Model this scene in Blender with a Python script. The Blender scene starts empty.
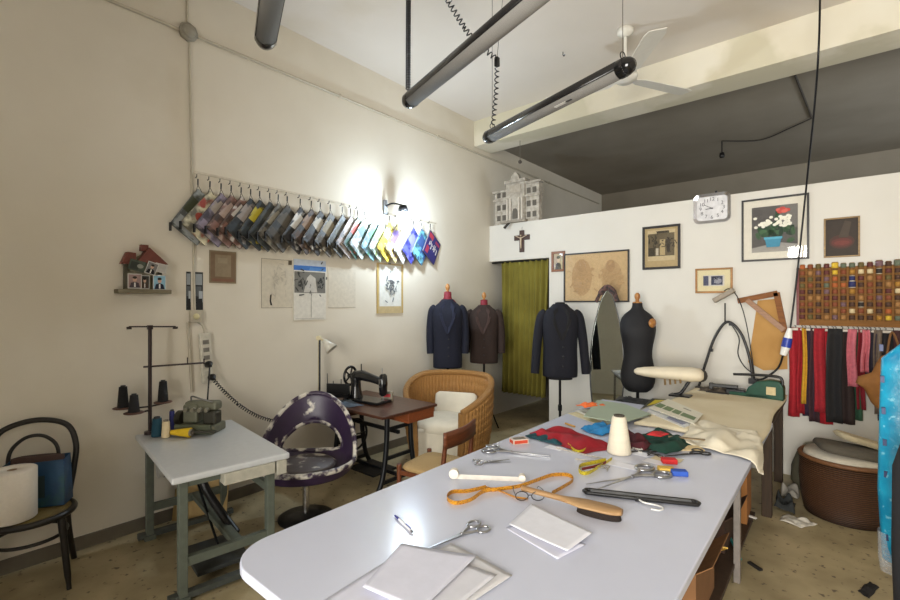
import bpy, math, random
from mathutils import Vector, Matrix, noise
random.seed(7)
PI = math.pi
C = bpy.context.scene.collection
XW, YP = -3.87, 5.46            # left wall plane, partition plane
V = Vector

# ------------------------------------------------------------------ materials
def lin(c):
    return tuple(((x/255)/12.92 if x/255 <= .04045 else ((x/255+.055)/1.055)**2.4) for x in c) + (1.0,)
_m = {}
def M(col, rough=.6, metal=0.0, var=.12, scale=25.0, bump=0.0, bscale=None, stretch=None, sheen=0, coat=0.0, emit=None):
    key = (tuple(col), rough, metal, var, scale, bump, bscale, stretch, sheen, coat, emit)
    if key in _m: return _m[key]
    m = bpy.data.materials.new('material'); m.use_nodes = True
    nt = m.node_tree; N = nt.nodes; L = nt.links
    b = N['Principled BSDF']
    b.inputs['Roughness'].default_value = rough; b.inputs['Metallic'].default_value = metal
    b.inputs['Coat Weight'].default_value = coat
    if sheen: b.inputs['Sheen Weight'].default_value = sheen
    tc = N.new('ShaderNodeTexCoord'); mp = N.new('ShaderNodeMapping'); L.new(tc.outputs['Object'], mp.inputs[0])
    if stretch: mp.inputs['Scale'].default_value = stretch
    nz = N.new('ShaderNodeTexNoise'); nz.inputs['Scale'].default_value = scale; nz.inputs['Detail'].default_value = 4
    L.new(mp.outputs[0], nz.inputs[0])
    rp = N.new('ShaderNodeValToRGB'); c = lin(col)
    rp.color_ramp.elements[0].position = .3; rp.color_ramp.elements[1].position = .7
    rp.color_ramp.elements[0].color = tuple(max(0, x*(1-var)) for x in c[:3])+(1,)
    rp.color_ramp.elements[1].color = tuple(min(1, x*(1+var)) for x in c[:3])+(1,)
    L.new(nz.outputs['Fac'], rp.inputs[0]); L.new(rp.outputs[0], b.inputs['Base Color'])
    if bump:
        n2 = N.new('ShaderNodeTexNoise'); n2.inputs['Scale'].default_value = bscale or scale*3
        L.new(mp.outputs[0], n2.inputs[0])
        bp = N.new('ShaderNodeBump'); bp.inputs['Strength'].default_value = bump; bp.inputs['Distance'].default_value = .01
        L.new(n2.outputs['Fac'], bp.inputs['Height']); L.new(bp.outputs[0], b.inputs['Normal'])
    if emit:
        b.inputs['Emission Color'].default_value = lin(col); b.inputs['Emission Strength'].default_value = emit
    _m[key] = m
    return m
def mixed(c1, c2, scale, lo, hi, rough=.6, detail=6, bump=0, stretch=None, tex='noise', c3=None, extra=None, axis='X'):
    """two (three) colours broken up by a noise, for worn, stained or speckled surfaces"""
    m = bpy.data.materials.new('material'); m.use_nodes = True
    nt = m.node_tree; N = nt.nodes; L = nt.links; b = N['Principled BSDF']; b.inputs['Roughness'].default_value = rough
    tc = N.new('ShaderNodeTexCoord'); mp = N.new('ShaderNodeMapping'); L.new(tc.outputs['Object'], mp.inputs[0])
    if stretch: mp.inputs['Scale'].default_value = stretch
    if tex == 'noise':
        nz = N.new('ShaderNodeTexNoise'); nz.inputs['Detail'].default_value = detail; out = nz.outputs['Fac']
    elif tex == 'wave':
        nz = N.new('ShaderNodeTexWave'); nz.bands_direction = axis; nz.inputs['Distortion'].default_value = 2.0; nz.inputs['Detail'].default_value = 2; out = nz.outputs['Fac']
    else:
        nz = N.new('ShaderNodeTexVoronoi'); out = nz.outputs['Distance']
    nz.inputs['Scale'].default_value = scale; L.new(mp.outputs[0], nz.inputs['Vector'])
    rp = N.new('ShaderNodeValToRGB'); e = rp.color_ramp.elements
    e[0].position, e[0].color = lo, lin(c1); e[1].position, e[1].color = hi, lin(c2)
    L.new(out, rp.inputs[0]); col = rp.outputs[0]
    if c3:
        n3 = N.new('ShaderNodeTexNoise'); n3.inputs['Scale'].default_value = extra[0]; n3.inputs['Detail'].default_value = 5
        L.new(mp.outputs[0], n3.inputs['Vector'])
        r3 = N.new('ShaderNodeValToRGB'); r3.color_ramp.elements[0].position = extra[1]; r3.color_ramp.elements[1].position = extra[2]
        L.new(n3.outputs['Fac'], r3.inputs[0])
        mx = N.new('ShaderNodeMix'); mx.data_type = 'RGBA'; L.new(r3.outputs[0], mx.inputs[0]); L.new(col, mx.inputs[6])
        mx.inputs[7].default_value = lin(c3); col = mx.outputs[2]
    L.new(col, b.inputs['Base Color'])
    if bump:
        bp = N.new('ShaderNodeBump'); bp.inputs['Strength'].default_value = bump; bp.inputs['Distance'].default_value = .01
        L.new(out, bp.inputs['Height']); L.new(bp.outputs[0], b.inputs['Normal'])
    return m
def wood(c1, c2, scale=6, rough=.45, stretch=(1, 12, 12)):
    return mixed(c1, c2, scale, .3, .7, rough, 5, .05, stretch)
def see_through(col, alpha, rough=.1):
    m = bpy.data.materials.new('material'); m.use_nodes = True
    nt = m.node_tree; N = nt.nodes; L = nt.links; b = N['Principled BSDF']
    b.inputs['Base Color'].default_value = lin(col); b.inputs['Roughness'].default_value = rough
    nz = N.new('ShaderNodeTexNoise'); nz.inputs['Scale'].default_value = 30
    mr = N.new('ShaderNodeMapRange'); mr.inputs[3].default_value = alpha*.7; mr.inputs[4].default_value = alpha*1.3
    L.new(nz.outputs['Fac'], mr.inputs[0]); L.new(mr.outputs[0], b.inputs['Alpha'])
    bp = N.new('ShaderNodeBump'); bp.inputs['Strength'].default_value = .5; L.new(nz.outputs['Fac'], bp.inputs['Height']); L.new(bp.outputs[0], b.inputs['Normal'])
    return m
def pane_glass():
    m = bpy.data.materials.new('material'); m.use_nodes = True
    nt = m.node_tree; N = nt.nodes; L = nt.links; N.remove(N['Principled BSDF'])
    t = N.new('ShaderNodeBsdfTransparent'); g = N.new('ShaderNodeBsdfGlossy'); g.inputs['Roughness'].default_value = .03
    f = N.new('ShaderNodeFresnel'); f.inputs[0].default_value = 1.45; x = N.new('ShaderNodeMixShader')
    L.new(f.outputs[0], x.inputs[0]); L.new(t.outputs[0], x.inputs[1]); L.new(g.outputs[0], x.inputs[2])
    L.new(x.outputs[0], N['Material Output'].inputs[0])
    return m
GLASS = pane_glass()
BLK = M((24, 23, 24), .4); BLKM = M((30, 30, 32), .35, .6); CHROME = M((200, 200, 205), .18, 1.0, .05)
STEEL = M((170, 170, 172), .3, 1.0, .1); WHITE = M((228, 226, 222), .5, 0, .04); PAPER = M((226, 226, 234), .7, 0, .03)
GREYGREEN = M((92, 98, 88), .5, .0, .1); CREAM = M((214, 200, 172), .85, 0, .08, 6)

# ------------------------------------------------------------------ mesh builder
class MB:
    def __init__(s): s.v, s.f, s.m, s.s, s.i = [], [], [], [], 0
    def add(s, vs, fs, smooth=False):
        o = len(s.v); s.v += [tuple(v) for v in vs]
        for f in fs: s.f.append([i+o for i in f]); s.m.append(s.i); s.s.append(smooth)
        return s
    def mat(s, i): s.i = i; return s
    def box(s, a, b, mx=None):
        (x0, y0, z0), (x1, y1, z1) = a, b
        vs = [V(p) for p in ((x0,y0,z0),(x1,y0,z0),(x1,y1,z0),(x0,y1,z0),(x0,y0,z1),(x1,y0,z1),(x1,y1,z1),(x0,y1,z1))]
        if mx: vs = [mx @ v for v in vs]
        return s.add(vs, [(0,3,2,1),(4,5,6,7),(0,1,5,4),(1,2,6,5),(2,3,7,6),(3,0,4,7)])
    def boxc(s, c, d, mx=None):
        return s.box([c[i]-d[i]/2 for i in range(3)], [c[i]+d[i]/2 for i in range(3)], mx)
    def bar(s, p, q, w, h, up=(0, 0, 1)):
        p, q, up = V(p), V(q), V(up); t = (q-p).normalized(); a = t.cross(up)
        if a.length < 1e-4: a = t.cross(V((1, 0, 0)))
        a.normalize(); b = a.cross(t)
        r = [a*w/2+b*h/2, -a*w/2+b*h/2, -a*w/2-b*h/2, a*w/2-b*h/2]
        return s.add([p+x for x in r]+[q+x for x in r], [(0,1,2,3),(7,6,5,4),(0,4,5,1),(1,5,6,2),(2,6,7,3),(3,7,4,0)])
    def tube(s, pts, r, n=8, closed=False, cap=True, flat=None):
        pts = [V(p) for p in pts]; k = len(pts)
        rs = r if isinstance(r, (list, tuple)) else [r]*k
        T = []
        for i in range(k):
            a = pts[(i-1) % k] if (closed or i > 0) else pts[i]; b = pts[(i+1) % k] if (closed or i < k-1) else pts[i]
            t = b-a; T.append(t.normalized() if t.length > 1e-9 else V((0, 0, 1)))
        u = T[0].orthogonal().normalized(); vs = []
        for i in range(k):
            u = u-T[i]*u.dot(T[i]); u.normalize(); w = T[i].cross(u)
            for j in range(n):
                a = 2*PI*j/n
                vs.append(pts[i]+(u*math.cos(a)+w*math.sin(a))*rs[i])
        fs = []
        for i in range(k if closed else k-1):
            o, p = i*n, ((i+1) % k)*n
            fs += [(o+j, o+(j+1) % n, p+(j+1) % n, p+j) for j in range(n)]
        s.add(vs, fs, True)
        if cap and not closed: s.add(vs[:n], [tuple(range(n))[::-1]]); s.add(vs[-n:], [tuple(range(n))])
        return s
    def cyl(s, p, q, r, r2=None, n=16): return s.tube([p, q], [r, r if r2 is None else r2], n)
    def lathe(s, prof, c=(0, 0, 0), n=24, a0=0, a1=2*PI, mx=None, sx=1, sy=1):
        full = abs(a1-a0-2*PI) < 1e-6; m = n if full else n+1; vs = []
        for (r, z) in prof:
            for j in range(m):
                a = a0+(a1-a0)*j/n; p = V((c[0]+r*math.cos(a)*sx, c[1]+r*math.sin(a)*sy, c[2]+z)); vs.append(mx @ p if mx else p)
        fs = []
        for i in range(len(prof)-1):
            for j in range(n):
                fs.append((i*m+j, i*m+(j+1) % m, (i+1)*m+(j+1) % m, (i+1)*m+j))
        return s.add(vs, fs, True)
    def sph(s, c, r, nu=14, nv=8, mx=None):
        r = (r, r, r) if not isinstance(r, (tuple, list)) else r
        vs = []
        for i in range(nv+1):
            th = PI*i/nv
            for j in range(nu):
                a = 2*PI*j/nu; p = V((c[0]+r[0]*math.sin(th)*math.cos(a), c[1]+r[1]*math.sin(th)*math.sin(a), c[2]-r[2]*math.cos(th)))
                vs.append(mx @ p if mx else p)
        return s.add(vs, [(i*nu+j, i*nu+(j+1) % nu, (i+1)*nu+(j+1) % nu, (i+1)*nu+j) for i in range(nv) for j in range(nu)], True)
    def prism(s, poly, z0, z1, mx=None):
        n = len(poly); vs = [V((x, y, z0)) for x, y in poly]+[V((x, y, z1)) for x, y in poly]
        if mx: vs = [mx @ v for v in vs]
        return s.add(vs, [tuple(range(n))[::-1], tuple(range(n, 2*n))]+[(i, (i+1) % n, n+(i+1) % n, n+i) for i in range(n)])
    def grid(s, fn, nu, nv, cu=False):
        vs = [V(fn(i/nu, j/nv)) for j in range(nv+1) for i in range(nu+1)]; w = nu+1
        return s.add(vs, [(j*w+i, j*w+i+1, (j+1)*w+i+1, (j+1)*w+i) for j in range(nv) for i in range(nu)], True)
    def rings(s, rs, n=28, p=2.3, cap=True):
        """stack of superellipse rings (z, rx, ry, ox, oy)"""
        vs = []
        for (z, rx, ry, ox, oy) in rs:
            for j in range(n):
                a = 2*PI*j/n; ca, sa = math.cos(a), math.sin(a)
                vs.append((ox+rx*math.copysign(abs(ca)**(2/p), ca), oy+ry*math.copysign(abs(sa)**(2/p), sa), z))
        s.add(vs, [(i*n+j, i*n+(j+1) % n, (i+1)*n+(j+1) % n, (i+1)*n+j) for i in range(len(rs)-1) for j in range(n)], True)
        if cap: s.add(vs[:n], [tuple(range(n))[::-1]], True); s.add(vs[-n:], [tuple(range(n))], True)
        return s
    def ribbon(s, pts, ups, w, th=.0008):
        """a band w wide running along pts; ups = its width direction (one vector or one per point)"""
        pts = [V(p) for p in pts]; k = len(pts)
        if not isinstance(ups, list): ups = [ups]*k
        vs = []
        for i in range(k):
            t = (pts[min(i+1, k-1)]-pts[max(i-1, 0)]).normalized(); u = V(ups[i]).normalized(); nn = t.cross(u).normalized()
            for a, b in ((1, 1), (-1, 1), (-1, -1), (1, -1)): vs.append(pts[i]+u*a*w/2+nn*b*th/2)
        fs = [(i*4+j, i*4+(j+1) % 4, (i+1)*4+(j+1) % 4, (i+1)*4+j) for i in range(k-1) for j in range(4)]
        return s.add(vs, fs+[(0, 3, 2, 1), tuple(4*k-4+j for j in range(4))])
    def build(s, name, mats, parent=None, bevel=0, sub=0, solid=0):
        me = bpy.data.meshes.new(name); me.from_pydata(s.v, [], s.f)
        for m in (mats if isinstance(mats, (list, tuple)) else [mats]): me.materials.append(m)
        for p, i, sm in zip(me.polygons, s.m, s.s): p.material_index = i; p.use_smooth = sm
        me.update(); o = bpy.data.objects.new(name, me); C.objects.link(o)
        if parent: o.parent = parent
        if solid: d = o.modifiers.new('s', 'SOLIDIFY'); d.thickness = solid; d.offset = 0
        if bevel: d = o.modifiers.new('b', 'BEVEL'); d.width = bevel; d.segments = 2; d.limit_method = 'ANGLE'
        if sub: d = o.modifiers.new('u', 'SUBSURF'); d.levels = sub; d.render_levels = sub
        return o
def spline(pts, n=8, closed=False):
    """Catmull-Rom through pts"""
    P = [V(p) for p in pts]; k = len(P); out = []
    g = lambda i: P[i % k] if closed else P[max(0, min(k-1, i))]
    for i in range(k if closed else k-1):
        a, b, c, d = g(i-1), g(i), g(i+1), g(i+2)
        for j in range(n):
            t = j/n; out.append(.5*((2*b)+(c-a)*t+(2*a-5*b+4*c-d)*t*t+(3*b-a-3*c+d)*t**3))
    if not closed: out.append(P[-1])
    return out
def coil(path, r, pitch, per=8):
    """helix winding around a path"""
    P = [V(p) for p in path]; out = []; ph = 0
    for i in range(len(P)-1):
        t = P[i+1]-P[i]; l = t.length; t.normalize(); u = t.orthogonal().normalized(); w = t.cross(u)
        n = max(1, int(l/pitch*per))
        for j in range(n):
            out.append(P[i]+(P[i+1]-P[i])*(j/n)+(u*math.cos(ph)+w*math.sin(ph))*r); ph += 2*PI/per
    return out
def tag(o, label=None, cat=None, group=None, kind=None):
    if label: o['label'] = label
    if cat: o['category'] = cat
    if group: o['group'] = group
    if kind: o['kind'] = kind
    return o
def thing(name, label, cat, at=(0, 0, 0), rz=0, group=None):
    o = bpy.data.objects.new(name, None); o.empty_display_size = .05; C.objects.link(o)
    if isinstance(at, Matrix): o.matrix_world = at
    else: o.location = at; o.rotation_euler = (0, 0, rz)
    return tag(o, label, cat, group)
def place(o, at, rz=0):
    if isinstance(at, Matrix): o.matrix_world = at
    else: o.location = at; o.rotation_euler = (0, 0, rz)
    return o
def dup(root, at, rz=0, label=None, group=None):
    r = root.copy(); C.objects.link(r); place(r, at, rz)
    if label: r['label'] = label
    if group: r['group'] = group
    for ch in list(root.children):
        c = ch.copy(); C.objects.link(c); c.parent = r
        for g in ch.children: d = g.copy(); C.objects.link(d); d.parent = c
    return r
def LW(y, z, out=0.0, spin=0.0):      # on the left wall: local x along +Y, y up, z out of the wall
    return Matrix(((0, 0, 1, XW+out), (1, 0, 0, y), (0, 1, 0, z), (0, 0, 0, 1))) @ Matrix.Rotation(spin, 4, 'Z')
def PW(x, z, out=0.0, spin=0.0):      # on the partition: local x along +X, y up, z out of it
    return Matrix(((1, 0, 0, x), (0, 0, -1, YP-out), (0, 1, 0, z), (0, 0, 0, 1))) @ Matrix.Rotation(spin, 4, 'Z')
def struct(mb, name, mats, **k): return tag(mb.build(name, mats, **k), kind='structure')
ORD = 'first second third fourth fifth sixth seventh eighth ninth tenth eleventh twelfth thirteenth fourteenth fifteenth sixteenth seventeenth eighteenth nineteenth twentieth twenty-first twenty-second twenty-third twenty-fourth twenty-fifth twenty-sixth'.split()
def disc(cx, cy, rx, ry=None, n=14, rot=0):
    ry = ry or rx
    return [(cx+rx*math.cos(2*PI*i/n)*math.cos(rot)-ry*math.sin(2*PI*i/n)*math.sin(rot), cy+rx*math.cos(2*PI*i/n)*math.sin(rot)+ry*math.sin(2*PI*i/n)*math.cos(rot)) for i in range(n)]
def rect(x0, y0, x1, y1): return [(x0, y0), (x1, y0), (x1, y1), (x0, y1)]
def drawn(w, h, base, shapes, name, parent, z=0.0, th=.001, rough=.7):
    """a flat sheet w x h (centre at the origin) carrying coloured shapes: list of (colour, polygon in 0..1)"""
    cols = [base]; mb = MB().box((-w/2, -h/2, z), (w/2, h/2, z+th)); k = 0
    for c, poly in shapes:
        if c not in cols: cols.append(c)
        mb.mat(cols.index(c)); k += 1; zz = z+th+.00025*k
        mb.add([(x*w-w/2, y*h-h/2, zz) for x, y in poly], [tuple(range(len(poly)))])
    return mb.build(name, [M(c, rough, 0, .07, 30) for c in cols], parent)
def frame_mb(w, h, bw, d):
    mb = MB(); a, b = w/2, h/2
    o = [(-a, -b), (a, -b), (a, b), (-a, b)]; i = [(-a+bw, -b+bw), (a-bw, -b+bw), (a-bw, b-bw), (-a+bw, b-bw)]
    for k in range(4):
        l = (k+1) % 4
        mb.prism([o[k], o[l], i[l], i[k]], 0, d)
    return mb
def picture(label, at, w, h, bw, fcol, base, shapes, matcol=None, mw=0, glass=True, cat='picture', name='framed_picture', d=.02):
    t = thing(name, label, cat, at)
    frame_mb(w, h, bw, d).build('frame', wood(fcol, tuple(int(x*.75) for x in fcol)), t, bevel=.002)
    MB().box((-w/2+.002, -h/2+.002, .001), (w/2-.002, h/2-.002, .004)).build('backing_board', M((120, 95, 65)), t)
    iw, ih = w-2*bw, h-2*bw
    if mw:
        frame_mb(iw, ih, mw, .002).build('mount', M(matcol, .8, 0, .03), t).location = (0, 0, .006)
        iw -= 2*mw; ih -= 2*mw
    drawn(iw, ih, base, shapes, 'artwork', t, z=.005)
    if glass: MB().box((-w/2+bw, -h/2+bw, .0135), (w/2-bw, h/2-bw, .0145)).build('glass_pane', GLASS, t)
    return t
def cloth(name, corners, z0, amp, freq, seed, mats, parent=None, nu=34, nv=26, wob=.03, th=.0025, droop=None, edge=.12):
    """crumpled fabric lying over the four corners (xy)"""
    a, b, c, d = [V((p[0], p[1], 0)) for p in corners]; sd = V((seed*7.3, seed*3.1, seed))
    def fn(u, v):
        p = a*(1-u)*(1-v)+b*u*(1-v)+c*u*v+d*(1-u)*v
        q = V((p.x*freq, p.y*freq, 0))+sd
        e = min(1, min(u, 1-u, v, 1-v)/edge) if edge else 1
        z = amp*(.25+.75*e)*abs(noise.noise(q*1.0)+.35*noise.noise(q*2.3))*1.5
        r = V((noise.noise(q*.9+V((9, 0, 0))), noise.noise(q*.9+V((0, 9, 0))), 0))*wob
        p = p+r; p.z = z0+th+z
        if droop: p = droop(p)
        return p
    return MB().grid(fn, nu, nv).build(name, mats, parent, solid=th)

# ================================================================== the setting
PLASTER = mixed((214, 206, 190), (225, 218, 204), .9, .35, .7, .9, 6, .03, c3=(203, 193, 173), extra=(.6, .56, .8))
WHITEWASH = mixed((206, 202, 194), (214, 210, 202), 1.3, .3, .7, .9, 5, .02, c3=(214, 204, 184), extra=(1.1, .6, .85))
CEIL = mixed((214, 206, 196), (222, 214, 205), .8, .3, .7, .95, 5, c3=(206, 195, 176), extra=(.7, .6, .8))
BEAMM = mixed((226, 220, 204), (220, 212, 192), 1.2, .4, .6, .95, 6, c3=(206, 199, 176), extra=(.75, .47, .52))
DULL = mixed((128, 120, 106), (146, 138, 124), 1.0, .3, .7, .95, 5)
FLOORM = mixed((182, 166, 130), (142, 128, 97), 3.0, .35, .7, .45, 8, c3=(98, 86, 70), extra=(22, .62, .68))
struct(MB().box((-4.1, -2.7, -.1), (2.5, 9.8, 0)), 'floor', FLOORM)
struct(MB().box((-4.1, -2.7, 0), (XW, 9.8, 4.4)), 'wall_left', PLASTER)
struct(MB().box((2.3, -2.7, 0), (2.5, 9.8, 4.4)), 'wall_right', PLASTER)
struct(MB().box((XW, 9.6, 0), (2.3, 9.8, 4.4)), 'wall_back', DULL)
struct(MB().box((XW, -2.7, 0), (-1.0, -2.5, 4.4)).box((1.6, -2.7, 0), (2.3, -2.5, 4.4)).box((-1.0, -2.7, 3.1), (1.6, -2.5, 4.4)).box((-1.0, -2.7, 0), (1.6, -2.5, .35)), 'wall_front', WHITEWASH)
wn = struct(frame_mb(2.6, 2.75, .07, .06), 'window_1', M((70, 60, 50), .5))
wn.matrix_world = Matrix(((-1, 0, 0, .3), (0, 0, 1, -2.6), (0, 1, 0, 1.725), (0, 0, 0, 1)))
for x in (-.42, .42): MB().box((x-.025, -1.3, .005), (x+.025, 1.3, .055)).build('mullion', M((70, 60, 50), .5), wn)
MB().box((-1.23, -1.3, .027), (1.23, 1.3, .033)).build('pane', GLASS, wn)
struct(MB().box((XW, -2.5, 4.18), (2.3, 5.09, 4.4)), 'ceiling', CEIL)
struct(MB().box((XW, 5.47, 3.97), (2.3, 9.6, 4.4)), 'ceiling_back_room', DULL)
struct(MB().box((XW, 5.09, 3.83), (2.3, 5.47, 4.4)), 'beam', BEAMM)
struct(MB().box((-2.91, YP, 0), (2.3, YP+.12, 2.765)).box((XW, YP, 2.25), (-2.91, YP+.12, 2.765)), 'wall_partition', WHITEWASH)
struct(MB().box((XW, -2.5, 0), (XW+.012, YP, .09)), 'baseboard_left', mixed((120, 112, 98), (96, 88, 76), 4, .3, .7, .7))
struct(MB().box((-2.85, YP+.12, 0), (-2.75, 7.0, 2.5)).box((XW, 7.0, 0), (-2.75, 7.1, 2.5)).box((XW, YP+.12, 2.4), (-2.85, 7.0, 2.5)), 'added_light_block', mixed((96, 88, 76), (110, 102, 90), 2, .3, .7, .9))  # enclosure added behind the curtain to block back room light, darkening the doorway
# conduits, rail and switch boxes on the left wall
CON = M((186, 177, 158), .55, 0, .05, 8)
cd = thing('cable_conduit', 'long cream cable conduit running the length of the left wall near the ceiling', 'conduit', LW(1.42, 3.75))
MB().tube([(-3.8, 0, .014), (-.05, 0, .014)], .012, 10).tube([(.05, 0, .014), (8.0, 0, .014)], .012, 10).build('pipe', CON, cd)
for x in (-2.6, -1.2, 1.4, 2.9, 4.3, 5.8): MB().boxc((x, 0, .014), (.02, .034, .028)).build('clip', CON, cd)
jb = thing('junction_box', 'round cream junction box where the wall conduits cross', 'electrical box', LW(1.40, 3.755))
MB().lathe([(0, 0), (.068, 0), (.07, .03), (.064, .042), (0, .044)], n=8).build('body', M((150, 144, 130), .6), jb)
MB().lathe([(0, .0435), (.048, .0435), (.044, .049), (0, .05)], n=20).build('lid', M((158, 152, 138), .5), jb)
tag(MB().tube([(0, .08, .012), (0, .43, .012)], .010, 10).build('riser_conduit', CON), 'short cream conduit rising from the round junction box to the ceiling', 'conduit').matrix_world = LW(1.395, 3.755)
tag(MB().tube([(0, 0, .011), (.02, -1.1, .011), (.04, -2.1, .011)], .009, 10).build('drop_conduit', CON), 'cream conduit dropping from the junction box down to the wall socket', 'conduit').matrix_world = LW(1.41, 3.68)
tag(MB().tube([(.0, 0, .012), (.03, -.55, .012)], .01, 8).build('hanging_wire', CON), 'thin cream cable beside the socket going down behind the power strip', 'cable').matrix_world = LW(1.40, 1.50)
sb = thing('wall_socket', 'small cream wall socket on the conduit above the power strip', 'socket', LW(1.452, 1.545))
MB().boxc((0, 0, .02), (.085, .095, .04)).build('body', CON, sb, bevel=.006)
MB().lathe([(0, .04), (.024, .04), (.022, .046), (0, .044)], n=16).build('outlet', M((214, 204, 160), .4), sb)
ps = thing('power_strip', 'white multi-socket power strip hung on the wall behind the thread stand', 'power strip', LW(1.53, 1.21, 0, .06))
MB().boxc((0, 0, .02), (.085, .40, .036)).build('body', M((205, 200, 186), .4), ps, bevel=.01)
for k in range(5):
    MB().boxc((0, .13-k*.062, .039), (.045, .034, .003)).boxc((-.01, .13-k*.062, .042), (.006, .006, .002)).boxc((.01, .13-k*.062, .042), (.006, .006, .002)).mat(0).build('outlet', M((120, 116, 108) if k < 3 else (190, 186, 172), .4), ps)
MB().tube(spline([(0, .2, .02), (-.01, .26, .015), (-.05, .3, .015), (-.06, .33, .02)], 5), .006).build('lead', CON, ps)
for nm, lb, y, zz, pts in (('black_plug', 'upper black plug in the power strip, its straight lead running down to the machine', 1.535, 1.16, None), ('black_plug', 'lower black plug in the power strip with the coiled cord', 1.56, 1.055, None)):
    p = thing(nm, lb, 'plug', LW(y, zz, .04))
    MB().tube([(0, 0, 0), (0, .005, .03), (0, -.01, .05)], [.026, .028, .014], 12).build('body', BLK, p)
    if zz > 1.1: MB().tube(spline([(0, -.005, .04), (-.03, -.1, .1), (-.06, -.3, .14), (-.07, -.40, .16)], 6), .006).build('lead', BLK, p)
    else: MB().tube(coil(spline([(0, -.012, .045), (.07, -.11, .06), (.2, -.25, .07), (.34, -.36, .08), (.48, -.43, .10)], 8), .013, .020, 7), .0042, 5).build('coiled_lead', BLK, p)
# ------------------------------------------------ row of hanging catalogues
rail = thing('nail_rail', 'long pale rail with nails along the left wall, carrying the catalogues', 'rail', LW(1.42, 2.64))
MB().box((0, .034, 0), (2.86, .052, .010)).build('strip', M((205, 196, 178), .6), rail).rotation_euler.z = -.012
BY = [1.456,1.546,1.632,1.713,1.796,1.877,1.957,2.049,2.129,2.217,2.349,2.466,2.565,2.679,2.823,2.928,3.018,3.104,3.227,3.34,3.457,3.579,3.704,3.835,3.979,4.129]
BK = [  # cover colour, second colour, words
 ((128,134,134),(54,58,34),'slate blue with an olive block'),((182,176,152),(150,62,50),'pale cream with a red blot'),((120,112,128),(160,150,140),'dull lilac'),
 ((112,84,76),(170,150,140),'brown with pale streaks'),((112,82,72),(196,190,184),'russet with white lettering'),((40,46,50),(150,140,134),'charcoal with a grey top'),
 ((44,50,54),(176,160,40),'dark slate with a yellow flash'),((42,46,46),(70,70,64),'plain near black'),((96,92,84),(140,134,120),'worn grey'),
 ((66,62,56),(90,84,74),'dark taupe'),((42,40,42),(214,210,204),'black with white scribble'),((70,56,48),(140,116,96),'dark brown with tan patch'),
 ((52,48,46),(196,190,178),'black with a silvery print'),((72,66,58),(150,140,120),'brownish grey'),((70,72,70),(104,104,98),'mid grey green'),
 ((150,140,138),(190,182,176),'pale mauve grey'),((60,90,84),(190,90,80),'teal with a red corner'),((176,188,188),(90,120,120),'icy grey'),
 ((120,160,176),(70,120,90),'light blue'),((170,190,180),(120,130,80),'mint pale'),((214,190,60),(230,220,160),'bright yellow'),
 ((190,176,120),(110,90,150),'straw with a violet swirl'),((220,220,210),(180,180,176),'plain white'),((70,74,170),(120,120,200),'violet blue'),
 ((110,180,205),(60,90,150),'sky blue with a navy strip'),((50,46,120),(190,60,80),'indigo with white and red scribble')]
PAGE = M((128, 120, 108), .8)
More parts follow.
